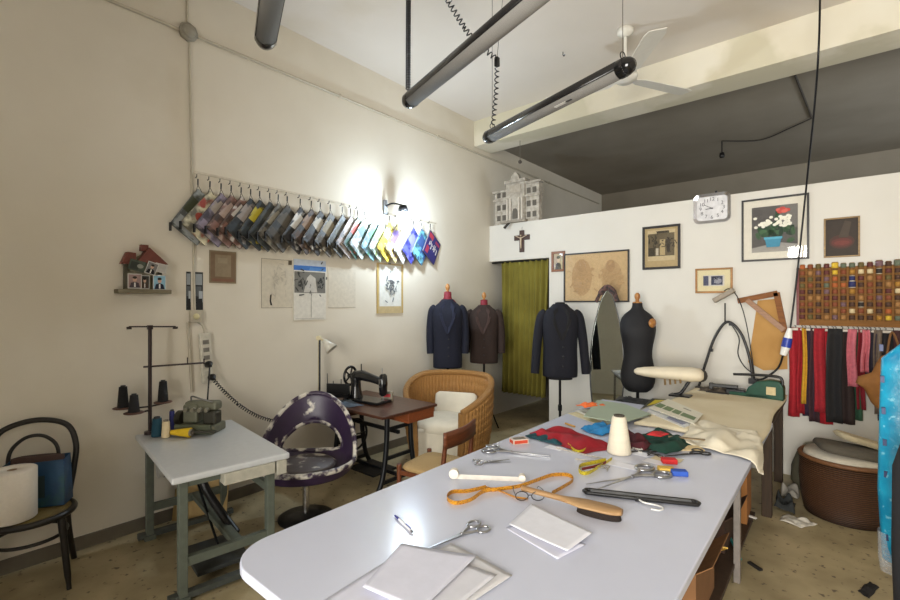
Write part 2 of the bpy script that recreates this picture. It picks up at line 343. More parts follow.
for k in range(26):
    y = BY[k]
    zn = 2.62
    MB().tube([(y-1.42, -.005, .01), (y-1.42, 0, .035)], .004, 6).tube([(y-1.42, 0, .035), (y-1.42, .02, .037)], .0035, 6).build('nail', BLK, rail)
    c1, c2, words = BK[k]; rnd = random.Random(k*5+1)
    ang = .65+rnd.uniform(-.06, .06) if k < 25 else .55
    w, h = (.25, .37) if k < 25 else (.29, .32)
    th = .014
    # hangs by its upper right corner, its left edge a little out from the wall
    t = thing('hanging_catalogue', '%s catalogue, %s from the left in the wall row' % (words, ORD[k]), 'catalogue', Matrix.Translation(V((XW+.042, y, zn-.075))) @ LW(0, 0).to_3x3().to_4x4() @ Matrix.Rotation(.19, 4, 'Y') @ Matrix.Rotation(-ang, 4, 'Z'), group='catalogues hung along the left wall')
    MB().box((.003, -h+.003, .0015), (w-.003, -.003, th-.0015)).build('pages', PAGE, t)
    if k < 25: sh = [(c2, [(.1*rnd.random(), .35+.2*rnd.random()), (.9, .4+.1*rnd.random()), (1, .75), (.15, .85)][::1]), (tuple(min(255, int(x*1.2)) for x in c1), rect(.08, .08, .5, .26))]
    else: sh = [((196, 60, 84), rect(.05, .75, .4, .95)), ((180, 60, 90), rect(.1, .1, .32, .4)), ((170, 60, 100), rect(.6, .78, .95, .9))]+[((225, 222, 226), [(.2+.09*i, .45+.1*math.sin(i*2.4)), (.27+.09*i, .48+.1*math.sin(i*2.4)), (.25+.09*i, .66+.1*math.sin(i*1.7)), (.2+.09*i, .62)]) for i in range(8)]
    if k == 10: sh += [((214,210,204), [(.4,.3),(.45,.3),(.7,.6),(.65,.6)]), ((214,210,204), [(.65,.3),(.7,.3),(.45,.6),(.4,.6)])]
    if k == 1: sh = [((150,62,50), disc(.4,.38,.25,.11)), ((52,40,44), disc(.62,.55,.3,.05,rot=.4))]
    if k == 0: sh = [((54,58,34), rect(.0,.42,1,.78)), ((196,188,176), disc(.6,.6,.16,.12)), ((150,154,156), rect(.05,.05,.95,.3))]
    f = drawn(w, h, c1, sh, 'cover', t, z=th-.0015); f.location = (w/2, -h/2, 0)
    if k < 25: f.data.materials[0] = mixed(tuple(int(x*.55) for x in c1), tuple(min(255, int(x*1.2)) for x in c1), 13, .38, .6, .5, 6, c3=c2, extra=(8+k % 5, .52, .60))
    MB().box((0, -h, 0), (w, 0, .0015)).build('back_cover', M(tuple(int(x*.8) for x in c1), .6), t)
    if k < 16: q = MB().box((-.004, -.055, -.001), (.006, .008, th+.004)).build('clip', BLK, t); q.location = (0, -h, 0); q.rotation_euler.z = ang
    R = Matrix.Rotation(ang, 4, 'Z')
    top = R.to_3x3() @ V((0, .075, .012)); 
    rt = R.to_3x3() @ V((0, .028, .010))
    MB().tube([top, rt], .0055, 6).build('hook', BLK, t)
    MB().tube([rt, (.04, -.004, th+.001)], .0022, 5).tube([rt, (.004, -.04, th+.001)], .0022, 5).build('cord', M((60, 52, 46), .8), t)
# ------------------------------------------------ pictures and papers on the left wall
def sheet(label, at, w, h, base, shapes, cat='paper', name='paper_sheet', th=.0015):
    o = drawn(w, h, base, shapes, name, None, z=.001, th=th, rough=.85); o.matrix_world = at
    return tag(o, label, cat)
SK = (150, 142, 126)
def squiggle(cx, cy, s, col, n, seed):
    r = random.Random(seed); out = []
    for i in range(n):
        a, b = cx+r.gauss(0, s), cy+r.gauss(0, s*1.3); q = r.uniform(0, PI); l = s*r.uniform(.25, .6); tt = .007+.01*r.random()
        dx, dy = math.cos(q)*l, math.sin(q)*l
        out.append((col, [(a-dx-dy*tt/l, b-dy+dx*tt/l), (a+dx-dy*tt/l, b+dy+dx*tt/l), (a+dx+dy*tt/l, b+dy-dx*tt/l), (a-dx+dy*tt/l, b-dy-dx*tt/l)]))
    return out
sheet('faded brown square picture pinned above the power strip', LW(1.67, 1.945), .215, .265, (132, 116, 92), [((120, 98, 76), rect(.05, .05, .95, .95)), ((140, 124, 100), rect(.2, .2, .8, .88)), ((150, 136, 112), rect(.3, .62, .66, .78)), ((128, 90, 70), rect(.1, .06, .9, .14))], 'picture', 'hanging_print', .006)
sheet('pale pencil figure sketch taped left of the calendar', LW(2.15, 1.825), .30, .44, (205, 196, 178), [((120, 112, 98), rect(0, 0, 1, .008)), ((120, 112, 98), rect(0, 0, .012, 1)), ((120, 112, 98), rect(0, .992, 1, 1)), ((90, 80, 66), rect(.86, .9, .98, .99)), ((40, 36, 34), [(.28, .06), (.34, .05), (.3, .15), (.32, .28), (.27, .27), (.25, .14)])]+squiggle(.5, .62, .13, (188, 179, 163), 26, 3), 'drawing', 'hanging_sketch')
sheet('wall calendar with a blue banner and a black and white landscape', LW(2.487, 1.775), .35, .575, (216, 212, 202), [((60, 110, 180), rect(0, .82, 1, .9)), ((190, 200, 214), rect(0, .9, 1, 1)), ((80, 130, 190), [(.45, .82), (1, .82), (1, .86), (.5, .88)]), ((120, 118, 112), rect(.02, .45, .98, .8)), ((196, 192, 184), [(.3, .46), (.72, .46), (.66, .7), (.5, .76), (.4, .7)]), ((160, 156, 148), rect(.52, .04, .54, .42)), ((180, 176, 168), rect(.05, .02, .95, .03))]+squiggle(.2, .64, .09, (60, 60, 58), 22, 5)+squiggle(.85, .62, .07, (54, 54, 52), 18, 8)+squiggle(.5, .5, .035, (110, 110, 104), 10, 6), 'calendar', 'wall_calendar', .004)
sheet('blank pale paper hanging to the right of the calendar', LW(2.86, 1.80), .34, .40, (208, 200, 184), [((150, 140, 124), rect(0, 0, 1, .01))], 'paper', 'hanging_paper')
sheet('ink drawing of a figure on cream paper hung below the bright lamp', LW(3.515, 1.815), .39, .56, (190, 170, 128), [((222, 222, 216), rect(.08, .14, .92, .97)), ((190, 160, 90), rect(0, 0, .035, 1)), ((190, 160, 90), rect(.965, 0, 1, 1))]+squiggle(.52, .55, .1, (112, 116, 120), 46, 11), 'drawing', 'hanging_drawing', .01)
for lb, y, seed in (('thin strip of black and white photographs left of the conduit', 1.408, 2), ('thin strip of black and white photographs right of the conduit', 1.484, 4)):
    w = .034 if seed == 2 else .062
    sheet(lb, LW(y, 1.745), w, .30, (54, 56, 58), [((150, 156, 160), rect(.1, .66, .9, .95)), ((96, 100, 104), rect(.1, .36, .8, .62)), ((170, 176, 180), rect(.5, .2, .95, .5)), ((40, 40, 42), rect(.1, .02, .9, .3))], 'photograph', 'photo_strip')
# little house shelf
hs = thing('house_shelf', 'small wooden house-shaped wall shelf with a red roof', 'shelf', LW(1.09, 1.735))
RED = M((104, 50, 38), .6); DKG = M((84, 80, 66), .7)
MB().box((-.165, -.018, 0), (.165, .012, .11)).build('ledge', M((112, 104, 82), .7), hs, bevel=.004)
MB().prism([(-.1, .012), (.1, .012), (.1, .2), (.0, .27), (-.1, .2)], 0, .03).build('house_wall', M((140, 132, 108), .7), hs)
MB().prism([(-.05, .20), (.15, .20), (.03, .315)], .0, .085).build('roof', RED, hs)
MB().prism([(-.135, .19), (-.05, .19), (-.05, .27), (-.1, .275)], .0, .07).build('side_roof', RED, hs)
MB().box((-.015, .29, .01), (.03, .335, .06)).build('chimney', RED, hs)
MB().box((-.115, .012, .02), (-.095, .2, .05)).build('post', DKG, hs)
MB().box((.10, .012, .02), (.12, .16, .05)).build('post', DKG, hs)
def photo(label, at, w, h, shirt, bg):
    sheet(label, at, w, h, (196, 192, 186), [(bg, rect(.06, .06, .94, .94)), (shirt, [(.12, .06), (.88, .06), (.78, .38), (.5, .46), (.22, .38)]), ((196, 160, 138), disc(.5, .62, .15, .17)), ((40, 34, 30), disc(.5, .74, .16, .09)), ((225, 222, 216), [(.44, .1), (.56, .1), (.55, .4), (.45, .4)])], 'photograph', 'photo_print')
photo('small portrait photo with pink surround at the left of the house shelf', LW(1.03, 1.805, .075), .085, .105, (70, 60, 66), (150, 126, 122))
photo('small dark photo in the middle of the house shelf', LW(1.095, 1.8, .06), .06, .1, (66, 50, 40), (60, 58, 52))
photo('small portrait photo with blue surround at the right of the house shelf', LW(1.185, 1.80, .075), .085, .11, (28, 34, 52), (130, 170, 190))
photo('tilted black and white portrait photo tucked under the red roof', LW(1.13, 1.90, .092, -.32), .07, .09, (24, 24, 26), (120, 118, 116))
sheet('blank back of a photo leaning under the red roof', LW(1.19, 1.905, .088, -.2), .08, .065, (186, 182, 176), [((170, 166, 160), rect(.1, .1, .9, .9))], 'photograph', 'photo_print')
sheet('dark green photo tucked at the left under the red roof', LW(1.04, 1.915, .09, -.25), .1, .075, (70, 78, 66), [((50, 54, 48), rect(.1, .1, .6, .8)), ((140, 140, 130), disc(.7, .5, .2, .2))], 'photograph', 'photo_print')
# bright lamp over the catalogues
LY, LZ, LX = 3.53, 2.60, .20
lm = thing('wall_lamp', 'bright white wall lamp with a dark cap above the hanging catalogues', 'lamp', LW(LY, LZ))
MB().boxc((-.10, .12, .015), (.05, .16, .03)).build('wall_plate', M((120, 122, 126), .5), lm, bevel=.004)
MB().tube(spline([(-.10, .13, .03), (-.08, .15, .12), (-.0, .13, LX)], 6), .010).build('arm', BLKM, lm)
lc = MB().lathe([(0, .13), (.04, .13), (.052, .105), (.058, .07), (.053, .068), (.046, .09), (0, .1)], n=20).build('cap', BLKM, lm); lc.location = (0, 0, LX); lc.rotation_euler = (-PI/2, 0, 0)
MB().sph((0, -.03, LX), (.055, .10, .055)).build('bulb', M((225, 240, 255), .4, 0, 0, emit=14), lm)
# ================================================================== things on the partition
church = thing('church_facade_model', 'grey carved church facade model standing on top of the white partition', 'model', (-3.43, YP+.02, 2.765), .0)
ST = mixed((150, 142, 130), (186, 178, 166), 18, .35, .65, .8, 6, .3); SD = M((92, 86, 78), .8)
MB().box((-.36, 0, 0), (-.13, .08, .48)).build('left_wing', ST, church)
MB().box((.13, 0, .0), (.36, .08, .54)).build('right_wing', ST, church)
MB().box((-.15, -.03, 0), (.15, .09, .58)).build('centre_block', ST, church)
MB().box((-.17, -.05, .56), (.17, .09, .60)).box((-.38, -.02, .34), (.38, .08, .37)).box((-.39, -.02, .46), (-.12, .08, .49)).box((.12, -.02, .52), (.39, .08, .55)).build('cornice', ST, church)
MB().prism([(-.07, 0), (.07, 0), (.06, .05), (.03, .09), (0, .11), (-.03, .09), (-.06, .05)], -.02, .04, Matrix.Translation((0, .0, .6)) @ Matrix.Rotation(PI/2, 4, 'X')).build('crest', ST, church)
for x in (-.12, -.07, .07, .12): MB().cyl((x, -.045, .04), (x, -.045, .34), .014, n=10).build('column', M((196, 188, 176), .8), church)
for x in (-.29, -.2, .2, .29):
    for z in (.06, .21, .39): MB().box((x-.028, -.006, z), (x+.028, .003, z+.075)).build('niche', SD, church)
MB().prism([(-.04, 0), (.04, 0), (.04, .1), (.02, .14), (-.02, .14), (-.04, .1)], 0, .01, Matrix.Translation((0, -.03, .06)) @ Matrix.Rotation(PI/2, 4, 'X')).build('doorway', SD, church)
MB().box((-.09, -.036, .42), (.09, -.028, .53)).build('inscription_panel', M((170, 160, 146), .8), church)
MB().box((-.2, -.1, -.0), (.2, -.03, .03)).build('step', M((140, 132, 120), .8), church)
cr = thing('crucifix', 'dark wooden crucifix hung on the white partition above the curtain', 'crucifix', PW(-3.32, 2.5))
MB().prism([(-.035, -.15), (.035, -.15), (.035, .015), (.12, .015), (.12, .085), (.035, .085), (.035, .15), (-.035, .15), (-.035, .085), (-.12, .085), (-.12, .015), (-.035, .015)], 0, .022).build('cross', wood((74, 48, 38), (54, 34, 28)), cr, bevel=.004)
b = MB(); b.tube([(0, -.1, .035), (0, -.03, .04), (0, .05, .04)], [.006, .011, .013], 8).tube([(-.085, .075, .03), (-.02, .045, .04), (.02, .045, .04), (.085, .075, .03)], .006, 7).sph((0, .075, .042), .012, 8, 6)
b.build('figure', M((196, 176, 150), .5), cr)
MB().tube([(0, .15, .008), (0, .2, .004)], .002, 5).build('cord', BLK, cr)
tag(MB().tube([(0, 0, 0), (-.02, -.03, .03), (-.055, -.075, .05)], [.014, .017, .019], 10).build('hanging_tassel', M((60, 54, 48), .8)), 'small dark knob hanging over the partition edge under the church model', 'ornament').matrix_world = PW(-3.49, 2.765, .06)
picture('small portrait of a man in a brown wood frame beside the doorway', PW(-2.775, 2.19), .19, .265, .03, (140, 84, 44), (176, 160, 136), [((60, 54, 50), [(.15, 0), (.85, 0), (.75, .35), (.5, .45), (.25, .35)]), ((206, 184, 160), disc(.5, .6, .17, .18)), ((40, 34, 30), disc(.5, .76, .19, .1))])
picture('large tan figure drawing in a black frame behind the oval mirror', PW(-2.28, 1.97), .83, .62, .018, (36, 30, 28), (196, 166, 122), [((180, 146, 102), disc(.28, .5, .17, .4)), ((172, 138, 96), disc(.28, .75, .08, .14)), ((180, 148, 106), disc(.76, .45, .16, .38)), ((168, 134, 94), disc(.74, .72, .07, .13))]+squiggle(.28, .45, .1, (172, 140, 98), 30, 21)+squiggle(.76, .45, .1, (172, 140, 98), 30, 22), cat='drawing')
picture('black framed etching of figures in an interior, below and left of the clock', PW(-1.515, 2.275), .40, .49, .026, (34, 28, 28), (188, 166, 124), [((206, 188, 150), rect(.08, .16, .92, .95)), ((108, 96, 74), rect(.1, .28, .9, .86)), ((190, 170, 128), rect(.46, .3, .62, .7)), ((70, 62, 48), rect(.1, .28, .3, .5)), ((206, 196, 176), rect(.34, .3, .42, .48)), ((60, 52, 44), disc(.72, .55, .06, .2)), ((66, 58, 46), rect(.38, .86, .74, .92))]+squiggle(.3, .6, .1, (60, 54, 42), 24, 31)+squiggle(.7, .6, .1, (70, 62, 50), 20, 32))
picture('small gilt framed print in a cream mount below the clock', PW(-.995, 1.885), .345, .262, .02, (176, 124, 62), (210, 205, 200), [((80, 84, 110), rect(0, .05, .25, .95)), ((60, 66, 92), rect(.38, .1, .92, .92)), ((150, 150, 160), disc(.7, .45, .18, .25)), ((40, 44, 66), rect(.42, .6, .7, .85))]+squiggle(.6, .5, .12, (180, 180, 190), 10, 41), (225, 214, 176), .055)
fl = [((92, 88, 86), rect(0, 0, 1, 1)), ((160, 156, 150), [(0, 0), (1, 0), (1, .14), (.6, .2), (0, .1)]), ((120, 116, 112), rect(.62, .5, 1, 1))]
rr = random.Random(3)
for i in range(40): fl.append((((44, 74, 48), (60, 92, 60), (34, 56, 40))[i % 3], disc(.5+rr.gauss(0, .19), .47+rr.gauss(0, .10), .09, .05, 8, rr.random()*3)))
for i in range(44): fl.append(((226, 222, 208), disc(.08+.82*rr.random(), .54+.22*rr.random(), .045, .032, 8)))
for i in range(6): fl.append((((190, 74, 66), (206, 96, 84))[i % 2], disc(.6+.2*rr.random(), .82+.1*rr.random(), .07, .04, 8)))
fl += [((62, 132, 160), [(.34, .1), (.62, .1), (.66, .29), (.3, .29)]), ((84, 160, 186), [(.28, .27), (.68, .27), (.68, .32), (.28, .32)])]
picture('large black framed painting of white flowers in a blue pot', PW(-.475, 2.375), .54, .62, .018, (30, 26, 26), (92, 88, 86), fl, (226, 220, 206), .068)
picture('small dark painting with a red glow in a thin gilt frame above the spools', PW(.025, 2.245), .25, .36, .014, (150, 116, 60), (52, 42, 34), [((72, 44, 36), disc(.5, .38, .40, .19)), ((92, 46, 40), disc(.5, .36, .33, .12)), ((108, 52, 46), disc(.5, .35, .24, .06)), ((70, 58, 48), [(.4, .5), (.6, .95), (.8, .9), (.7, .5)])], glass=False)
# clock
ck = thing('wall_clock', 'square silver wall clock with rounded corners at the top of the partition', 'clock', PW(-1.01, 2.645))
def rrect(w, h, r, n=5):
    o = []
    for (cx, cy, a0) in ((w/2-r, h/2-r, 0), (-w/2+r, h/2-r, PI/2), (-w/2+r, -h/2+r, PI), (w/2-r, -h/2+r, 1.5*PI)):
        o += [(cx+r*math.cos(a0+PI/2*i/n), cy+r*math.sin(a0+PI/2*i/n)) for i in range(n+1)]
    return o
oo, ii = rrect(.345, .31, .06), rrect(.285, .25, .035); b = MB(); n = len(oo)
for k in range(n):
    l = (k+1) % n; b.add([(*oo[k], 0), (*oo[l], 0), (*oo[l], .03), (*oo[k], .03), (*ii[k], .022), (*ii[l], .022), (*ii[k], .012), (*ii[l], .012)], [(0, 1, 2, 3), (3, 2, 5, 4), (4, 5, 7, 6)])
b.build('case', CHROME, ck); MB().prism(rrect(.29, .255, .035), .004, .013).build('dial', M((208, 206, 208), .5), ck)
for k in range(12):
    a = PI/2-2*PI*(k+1)/12; cu = bpy.data.curves.new('numeral', 'FONT'); cu.body = str(k+1); cu.size = .052; cu.align_x = 'CENTER'; cu.align_y = 'CENTER'
    mb_, x, y = None, math.cos(a)*.108, math.sin(a)*.095
    tmp = bpy.data.objects.new('t', cu); C.objects.link(tmp); me = bpy.data.meshes.new_from_object(tmp.evaluated_get(bpy.context.evaluated_depsgraph_get())); bpy.data.objects.remove(tmp); me.materials.clear(); me.materials.append(M((70, 70, 76), .6)); o = bpy.data.objects.new('numeral', me); C.objects.link(o); o.parent = ck; o.location = (x, y, .0135)
for nm, a, l, w in (('hour_hand', PI/2-2*PI*(8.83/12), .06, .007), ('minute_hand', PI/2-2*PI*50/60, .088, .005)):
    MB().bar((-.012*math.cos(a), -.012*math.sin(a), .016), (l*math.cos(a), l*math.sin(a), .016), w, .001).build(nm, BLK, ck)
MB().cyl((0, 0, .013), (0, 0, .019), .007).build('spindle', BLK, ck)
MB().boxc((.04, .165, .012), (.02, .022, .02)).build('hanging_tab', BLK, ck)
# curtain
CUR = mixed((106, 97, 30), (124, 115, 42), 3, .3, .7, .9, 4)
def cf(u, v):
    x = -3.70+.76*u*(1-.09*v); z = 2.235-1.86*v
    return (x, YP+.06+.035*math.sin(u*2*PI*9+.8*math.sin(v*3+u*5))*(.5+.6*v)+.012*math.sin(u*50), z)
cur = thing('door_curtain', 'olive green curtain hanging in the doorway', 'curtain', (0, 0, 0))
MB().grid(cf, 120, 24).build('fabric', CUR, cur, solid=.003)
MB().cyl((XW+.005, YP+.06, 2.232), (-2.915, YP+.06, 2.232), .011).build('curtain_rod', BLKM, cur)
# spool board
sbd = thing('spool_board', 'brown wooden peg board for thread spools on the partition', 'board', PW(.125, 1.715))
MB().box((-.425, -.275, 0), (.425, .265, .015)).build('panel', mixed((146, 98, 44), (122, 82, 36), 6, .3, .7, .8, 5, 0, (1, 12, 12)), sbd)
for k in range(9): MB().box((-.425, -.224+k*.058, .015), (.425, -.2195+k*.058, .026)).build('ledge', M((136, 92, 42), .85), sbd)
MB().box((-.425, -.275, .015), (-.405, .265, .034)).build('side_strip', M((120, 60, 60), .6), sbd)
SP = {'dark brown': (74, 48, 34), 'tan': (156, 112, 64), 'rust': (128, 68, 40), 'black': (44, 36, 34), 'ochre': (162, 116, 44), 'maroon': (92, 44, 40), 'mauve': (112, 84, 90), 'olive': (98, 84, 46), 'orange': (170, 92, 46), 'cream': (206, 186, 146), 'navy': (40, 44, 92), 'yellow': (206, 170, 50), 'grey green': (96, 104, 86)}
protos = {}
def spool_mb(big):
    r, h = (.0212, .049) if not big else (.026, .06)
    return MB().mat(1).lathe([(0, 0), (r*.95, 0), (r*.95, .004), (r*.6, .005)], n=12).mat(0).lathe([(r*.6, .005), (r, .007), (r*.93, h*.5), (r, h-.007), (r*.6, h-.005)], n=12).mat(1).lathe([(r*.6, h-.005), (r*.85, h-.004), (r*.85, h), (.004, h), (.004, h-.01)], n=12)
special = {(0, 0): 'orange', (0, 4): 'yellow', (1, 4): 'yellow', (1, 5): 'rust', (3, 6): 'navy', (2, 6): 'navy', (0, 5): 'grey green', (0, 6): 'grey green', (0, 7): 'olive', (0, 9): 'mauve', (0, 11): 'grey green', (2, 4): 'orange', (1, 7): 'cream', (1, 8): 'cream', (0, 2): 'olive', (3, 4): 'orange'}
keys = list(SP); wts = [13, 7, 8, 2, 4, 7, 3, 5, 2, .8, .2, .6, .8]
rs = random.Random(12)
for r in range(9):
    for c in range(13):
        kk = special.get((r, c)) or rs.choices(keys, wts)[0]
        big = (r, c) in ((0, 9), (0, 11), (3, 6), (0, 4))
        if (kk, big) not in protos:
            o = spool_mb(big).build('thread_spool', [M(SP[kk], .75, 0, .12, 200), M((140, 104, 62) if kk not in ('navy', 'black') else (206, 196, 176), .6)]); protos[(kk, big)] = o
        else: o = protos[(kk, big)].copy(); C.objects.link(o)
        o.location = (.125-.425+.045+c*.0585, YP-.045, 1.715-.219+.058*(8-r)+.0005)
        tag(o, '%s thread spool, %s row from top, %s from left on the board' % (kk, ORD[r], ORD[c]), 'thread spool', 'thread spools on the peg board')
# rail of hanging zips, trousers and strips under the board
hr = thing('hanging_rail', 'pale rail under the spool board carrying the hanging strips and garments', 'rail', PW(-.33, 1.405))
MB().cyl((0, 0, .1), (1.6, 0, .1), .012, n=10).build('bar', M((205, 196, 184), .5), hr)
for x in (.02, .8, 1.55): MB().bar((x, 0, 0), (x, 0, .1), .02, .02).build('bracket', M((205, 196, 184), .5), hr)
STR = [ # x0, x1 (px at the rail), bottom z, colour, words
 (-.315, .045, .58, (158, 22, 34), 'wide bright red'), (-.262, .03, .62, (150, 20, 32), 'second bright red'), (-.238, .018, .72, (196, 150, 40), 'narrow mustard yellow'), (-.205, .05, .60, (50, 32, 54), 'deep purple'),
 (-.165, .04, .56, (58, 34, 40), 'dark plum'), (-.125, .045, .66, (150, 24, 36), 'crimson'), (-.08, .05, .55, (166, 20, 34), 'third bright red, longest of the reds,'), (-.045, .035, .95, (84, 80, 80), 'short slate grey'), (-.025, .06, .58, (26, 24, 26), 'broad black'),
 (.02, .06, .60, (58, 38, 34), 'chocolate brown'), (.06, .05, .58, (46, 32, 30), 'dark brown'), (.095, .035, .92, (192, 104, 116), 'short rose pink'), (.125, .035, .62, (46, 84, 62), 'bottle green'), (.155, .03, .72, (126, 24, 36), 'wine red'),
 (.18, .028, 1.05, (200, 110, 120), 'short pale pink'), (.205, .03, .95, (72, 66, 80), 'greyish violet'), (.235, .03, .90, (54, 48, 60), 'dark lilac grey'), (.262, .03, .70, (110, 96, 84), 'taupe'), (.30, .04, .64, (46, 40, 42), 'soft black'), (.345, .05, .7, (40, 36, 38), 'matte black'), (.40, .05, .66, (70, 40, 40), 'brick brown')]
for k, (x, w, zb, col, words) in enumerate(STR):
    rr = random.Random(k); yo = .1+.024*((k % 3)-1); L_ = 1.42-zb
    t = thing('hanging_fabric_strip', '%s fabric strip, %s from left on the rail' % (words, ORD[k]), 'fabric strip', PW(x, 1.405, yo), group='fabric strips on the partition rail')
    ph = rr.random()*6
    MB().grid(lambda u, v: ((u-.5)*w*1.7*(1+.15*v)+.006*math.sin(v*5+ph), .015-L_*v, .013*math.sin(u*PI*2.2+ph)*(1 if v > .02 else .4)+.008*math.sin(v*4+ph)), 10, 14).build('cloth', M(col, .85, 0, .15, 40), t, solid=.004)
    MB().tube(spline([(0, .035, 0), (.012, .03, 0), (.01, .012, 0), (0, .008, 0)], 4), .003, 5).build('hook', BLK, t)
# wooden bracket and cardboard piece
wb = thing('wooden_bracket', 'triangular brown wooden bracket hanging on the partition above the green press', 'bracket', PW(-.62, 1.70, .03))
WD = mixed((136, 84, 40), (110, 66, 32), 6, .3, .7, .75, 5, 0, (1, 12, 12))
MB().bar((-.155, -.03, 0), (.175, .045, 0), .04, .052, (0, 1, 0)).build('top_rail', WD, wb)
MB().bar((.165, .05, 0), (.23, -.33, 0), .04, .05, (1, 0, 0)).build('side_rail', WD, wb)
MB().bar((-.075, -.02, .012), (.225, -.31, .012), .03, .048, (1, 0, 0)).build('diagonal_brace', wood((150, 102, 58), (124, 82, 46)), wb)
tag(MB().prism([(-.11, .33), (.08, .35), (.13, -.05), (.13, -.33), (-.06, -.36), (-.19, -.29), (-.17, -.15)], 0, .005).build('hanging_pattern', mixed((186, 142, 82), (170, 126, 68), 4, .3, .7, .85)), 'tan cardboard pattern piece hanging on the partition behind the wooden bracket', 'pattern').matrix_world = PW(-.50, 1.345, .006)

# ================================================================== furniture
# bentwood chair
bc = thing('bentwood_chair', 'black bentwood chair with an olive round seat against the left wall', 'chair', (-3.585, .455, 0), math.radians(78))
BW = M((26, 22, 20), .35, 0, .1); 
MB().lathe([(0, .424), (.185, .424), (.19, .43), (.185, .436), (0, .438)], n=32).build('seat', mixed((112, 94, 44), (92, 76, 36), 14, .3, .7, .7), bc)
MB().tube([(.197*math.cos(a), .197*math.sin(a), .422) for a in [2*PI*i/40 for i in range(40)]], .019, 10, True).build('seat_ring', BW, bc)
MB().tube([(.165*math.cos(a), .165*math.sin(a), .30) for a in [2*PI*i/36 for i in range(36)]], .010, 8, True).build('hoop_stretcher', BW, bc)
for x in (-.15, .15): MB().tube(spline([(x*.95, -.12, .42), (x*1.02, -.135, .3), (x*1.2, -.17, 0)], 6), [.02]*6+[.017]*5+[.012]*2, 10).build('leg', BW, bc)
hp = [(-.19, .23, 0), (-.165, .16, .25), (-.165, .14, .42), (-.19, .17, .6), (-.20, .20, .75), (-.15, .225, .875), (0, .235, .92), (.15, .225, .875), (.20, .20, .75), (.19, .17, .6), (.165, .14, .42), (.165, .16, .25), (.19, .23, 0)]
MB().tube(spline(hp, 8), .0165, 10).build('back_hoop', BW, bc)
MB().tube(spline([(-.1, .155, .43), (-.115, .18, .6), (-.11, .2, .74), (-.06, .212, .81), (0, .216, .83), (.06, .212, .81), (.11, .2, .74), (.115, .18, .6), (.1, .155, .43)], 6), .0105, 8).build('inner_hoop', BW, bc)
tr = thing('paper_towel_roll', 'large white paper towel roll standing on the bentwood chair', 'paper roll', (-3.528,0.371,0.441))
MB().lathe([(.022, 0), (.104, 0), (.108, .004), (.108, .272), (.104, .276), (.024, .276), (.022, .26)], n=36).build('paper', M((222, 214, 202), .9, 0, .03, 60), tr)
MB().lathe([(.022, .004), (.022, .275), (.019, .275), (.019, .004)], n=20).build('core', M((150, 124, 92), .8), tr)
bg = thing('blue_bag', 'blue paper carrier bag with dark contents standing on the bentwood chair', 'bag', (-3.665, .50, .442), math.radians(60))
BL = mixed((26, 74, 112), (18, 52, 86), 8, .3, .7, .5, 5, c3=(40, 84, 70), extra=(6, .55, .7))
MB().add([(-.15, -.06, 0), (.15, -.06, 0), (.15, .06, 0), (-.15, .06, 0), (-.145, -.05, .26), (.145, -.05, .27), (.14, .05, .28), (-.14, .05, .27)], [(0, 3, 2, 1), (0, 1, 5, 4), (1, 2, 6, 5), (2, 3, 7, 6), (3, 0, 4, 7)]).build('body', BL, bg, solid=.003)
MB().rings([(.2, .135, .045, 0, 0), (.285, .13, .04, 0, 0), (.292, .1, .03, 0, 0)], 20).build('contents', M((64, 44, 38), .8), bg)
MB().boxc((.02, -.059, .12), (.07, .006, .13)).build('printed_panel', M((30, 50, 54), .6), bg)
# overlock sewing table
st = thing('sewing_table', 'white topped industrial sewing table on a grey-green steel stand', 'table', (-3.187, 1.268, 0), math.radians(-7))
MB().prism([(-.555, -.31), (.555, -.31), (.555, .33), (-.555, .33)], .685, .722).build('tabletop', [M((196, 198, 200), .3, 0, .03)], st, bevel=.01)
MB().box((-.1, .25, .60), (.555, .31, .684)).build('drawer_box', M((176, 172, 158), .5), st, bevel=.004)
MB().box((.46, -.05, .615), (.552, .24, .684)).build('side_drawer', M((176, 172, 158), .5), st, bevel=.004)
for sx in (-1, 1):
    for sy in (-1, 1): MB().boxc((sx*.46, sy*.24, .36), (.055, .045, .65)).boxc((sx*.46, sy*.24, .015), (.07, .07, .03)).build('leg', GREYGREEN, st, bevel=.004)
    for z in (.66, .22): MB().boxc((sx*.46, 0, z), (.04, .46, .05)).build('side_rail', GREYGREEN, st, bevel=.003)
    MB().boxc((sx*.46, 0, .035), (.05, .62, .035)).build('foot_rail', M((70, 74, 70), .5), st, bevel=.003)
MB().boxc((0, .05, .23), (.92, .06, .035)).build('cross_rail', GREYGREEN, st, bevel=.003)
MB().boxc((0, .24, .5), (.92, .03, .05)).build('back_rail', GREYGREEN, st, bevel=.003)
MB().box((-.02, -.14, .05), (.36, .16, .075)).build('treadle', M((58, 60, 58), .5), st, bevel=.004)
mo = MB().cyl((-.34, -.14, .5), (-.34, .14, .5), .085, n=24).cyl((-.34, -.18, .5), (-.34, -.14, .5), .05, n=20).build('motor', M((66, 68, 68), .45), st, bevel=.004)
MB().cyl((-.34, -.215, .5), (-.34, -.18, .5), .045, n=20).build('pulley', M((178, 176, 170), .4), mo)
MB().tube(spline([(-.06, -.05, .68), (-.05, -.03, .55), (0, 0, .42), (.16, .06, .28), (.28, .1, .2)], 6), .026, 10).build('chip_chute', BLK, st)
MB().bar((.12, .04, .08), (-.2, 0, .40), .012, .012).build('pull_rod', BLKM, st)
p, q = V((-3.832,1.28,0.006)), V((-3.554,1.558,0.006)); u = (q-p); back = V((-u.y, u.x, 0)).normalized()*.08
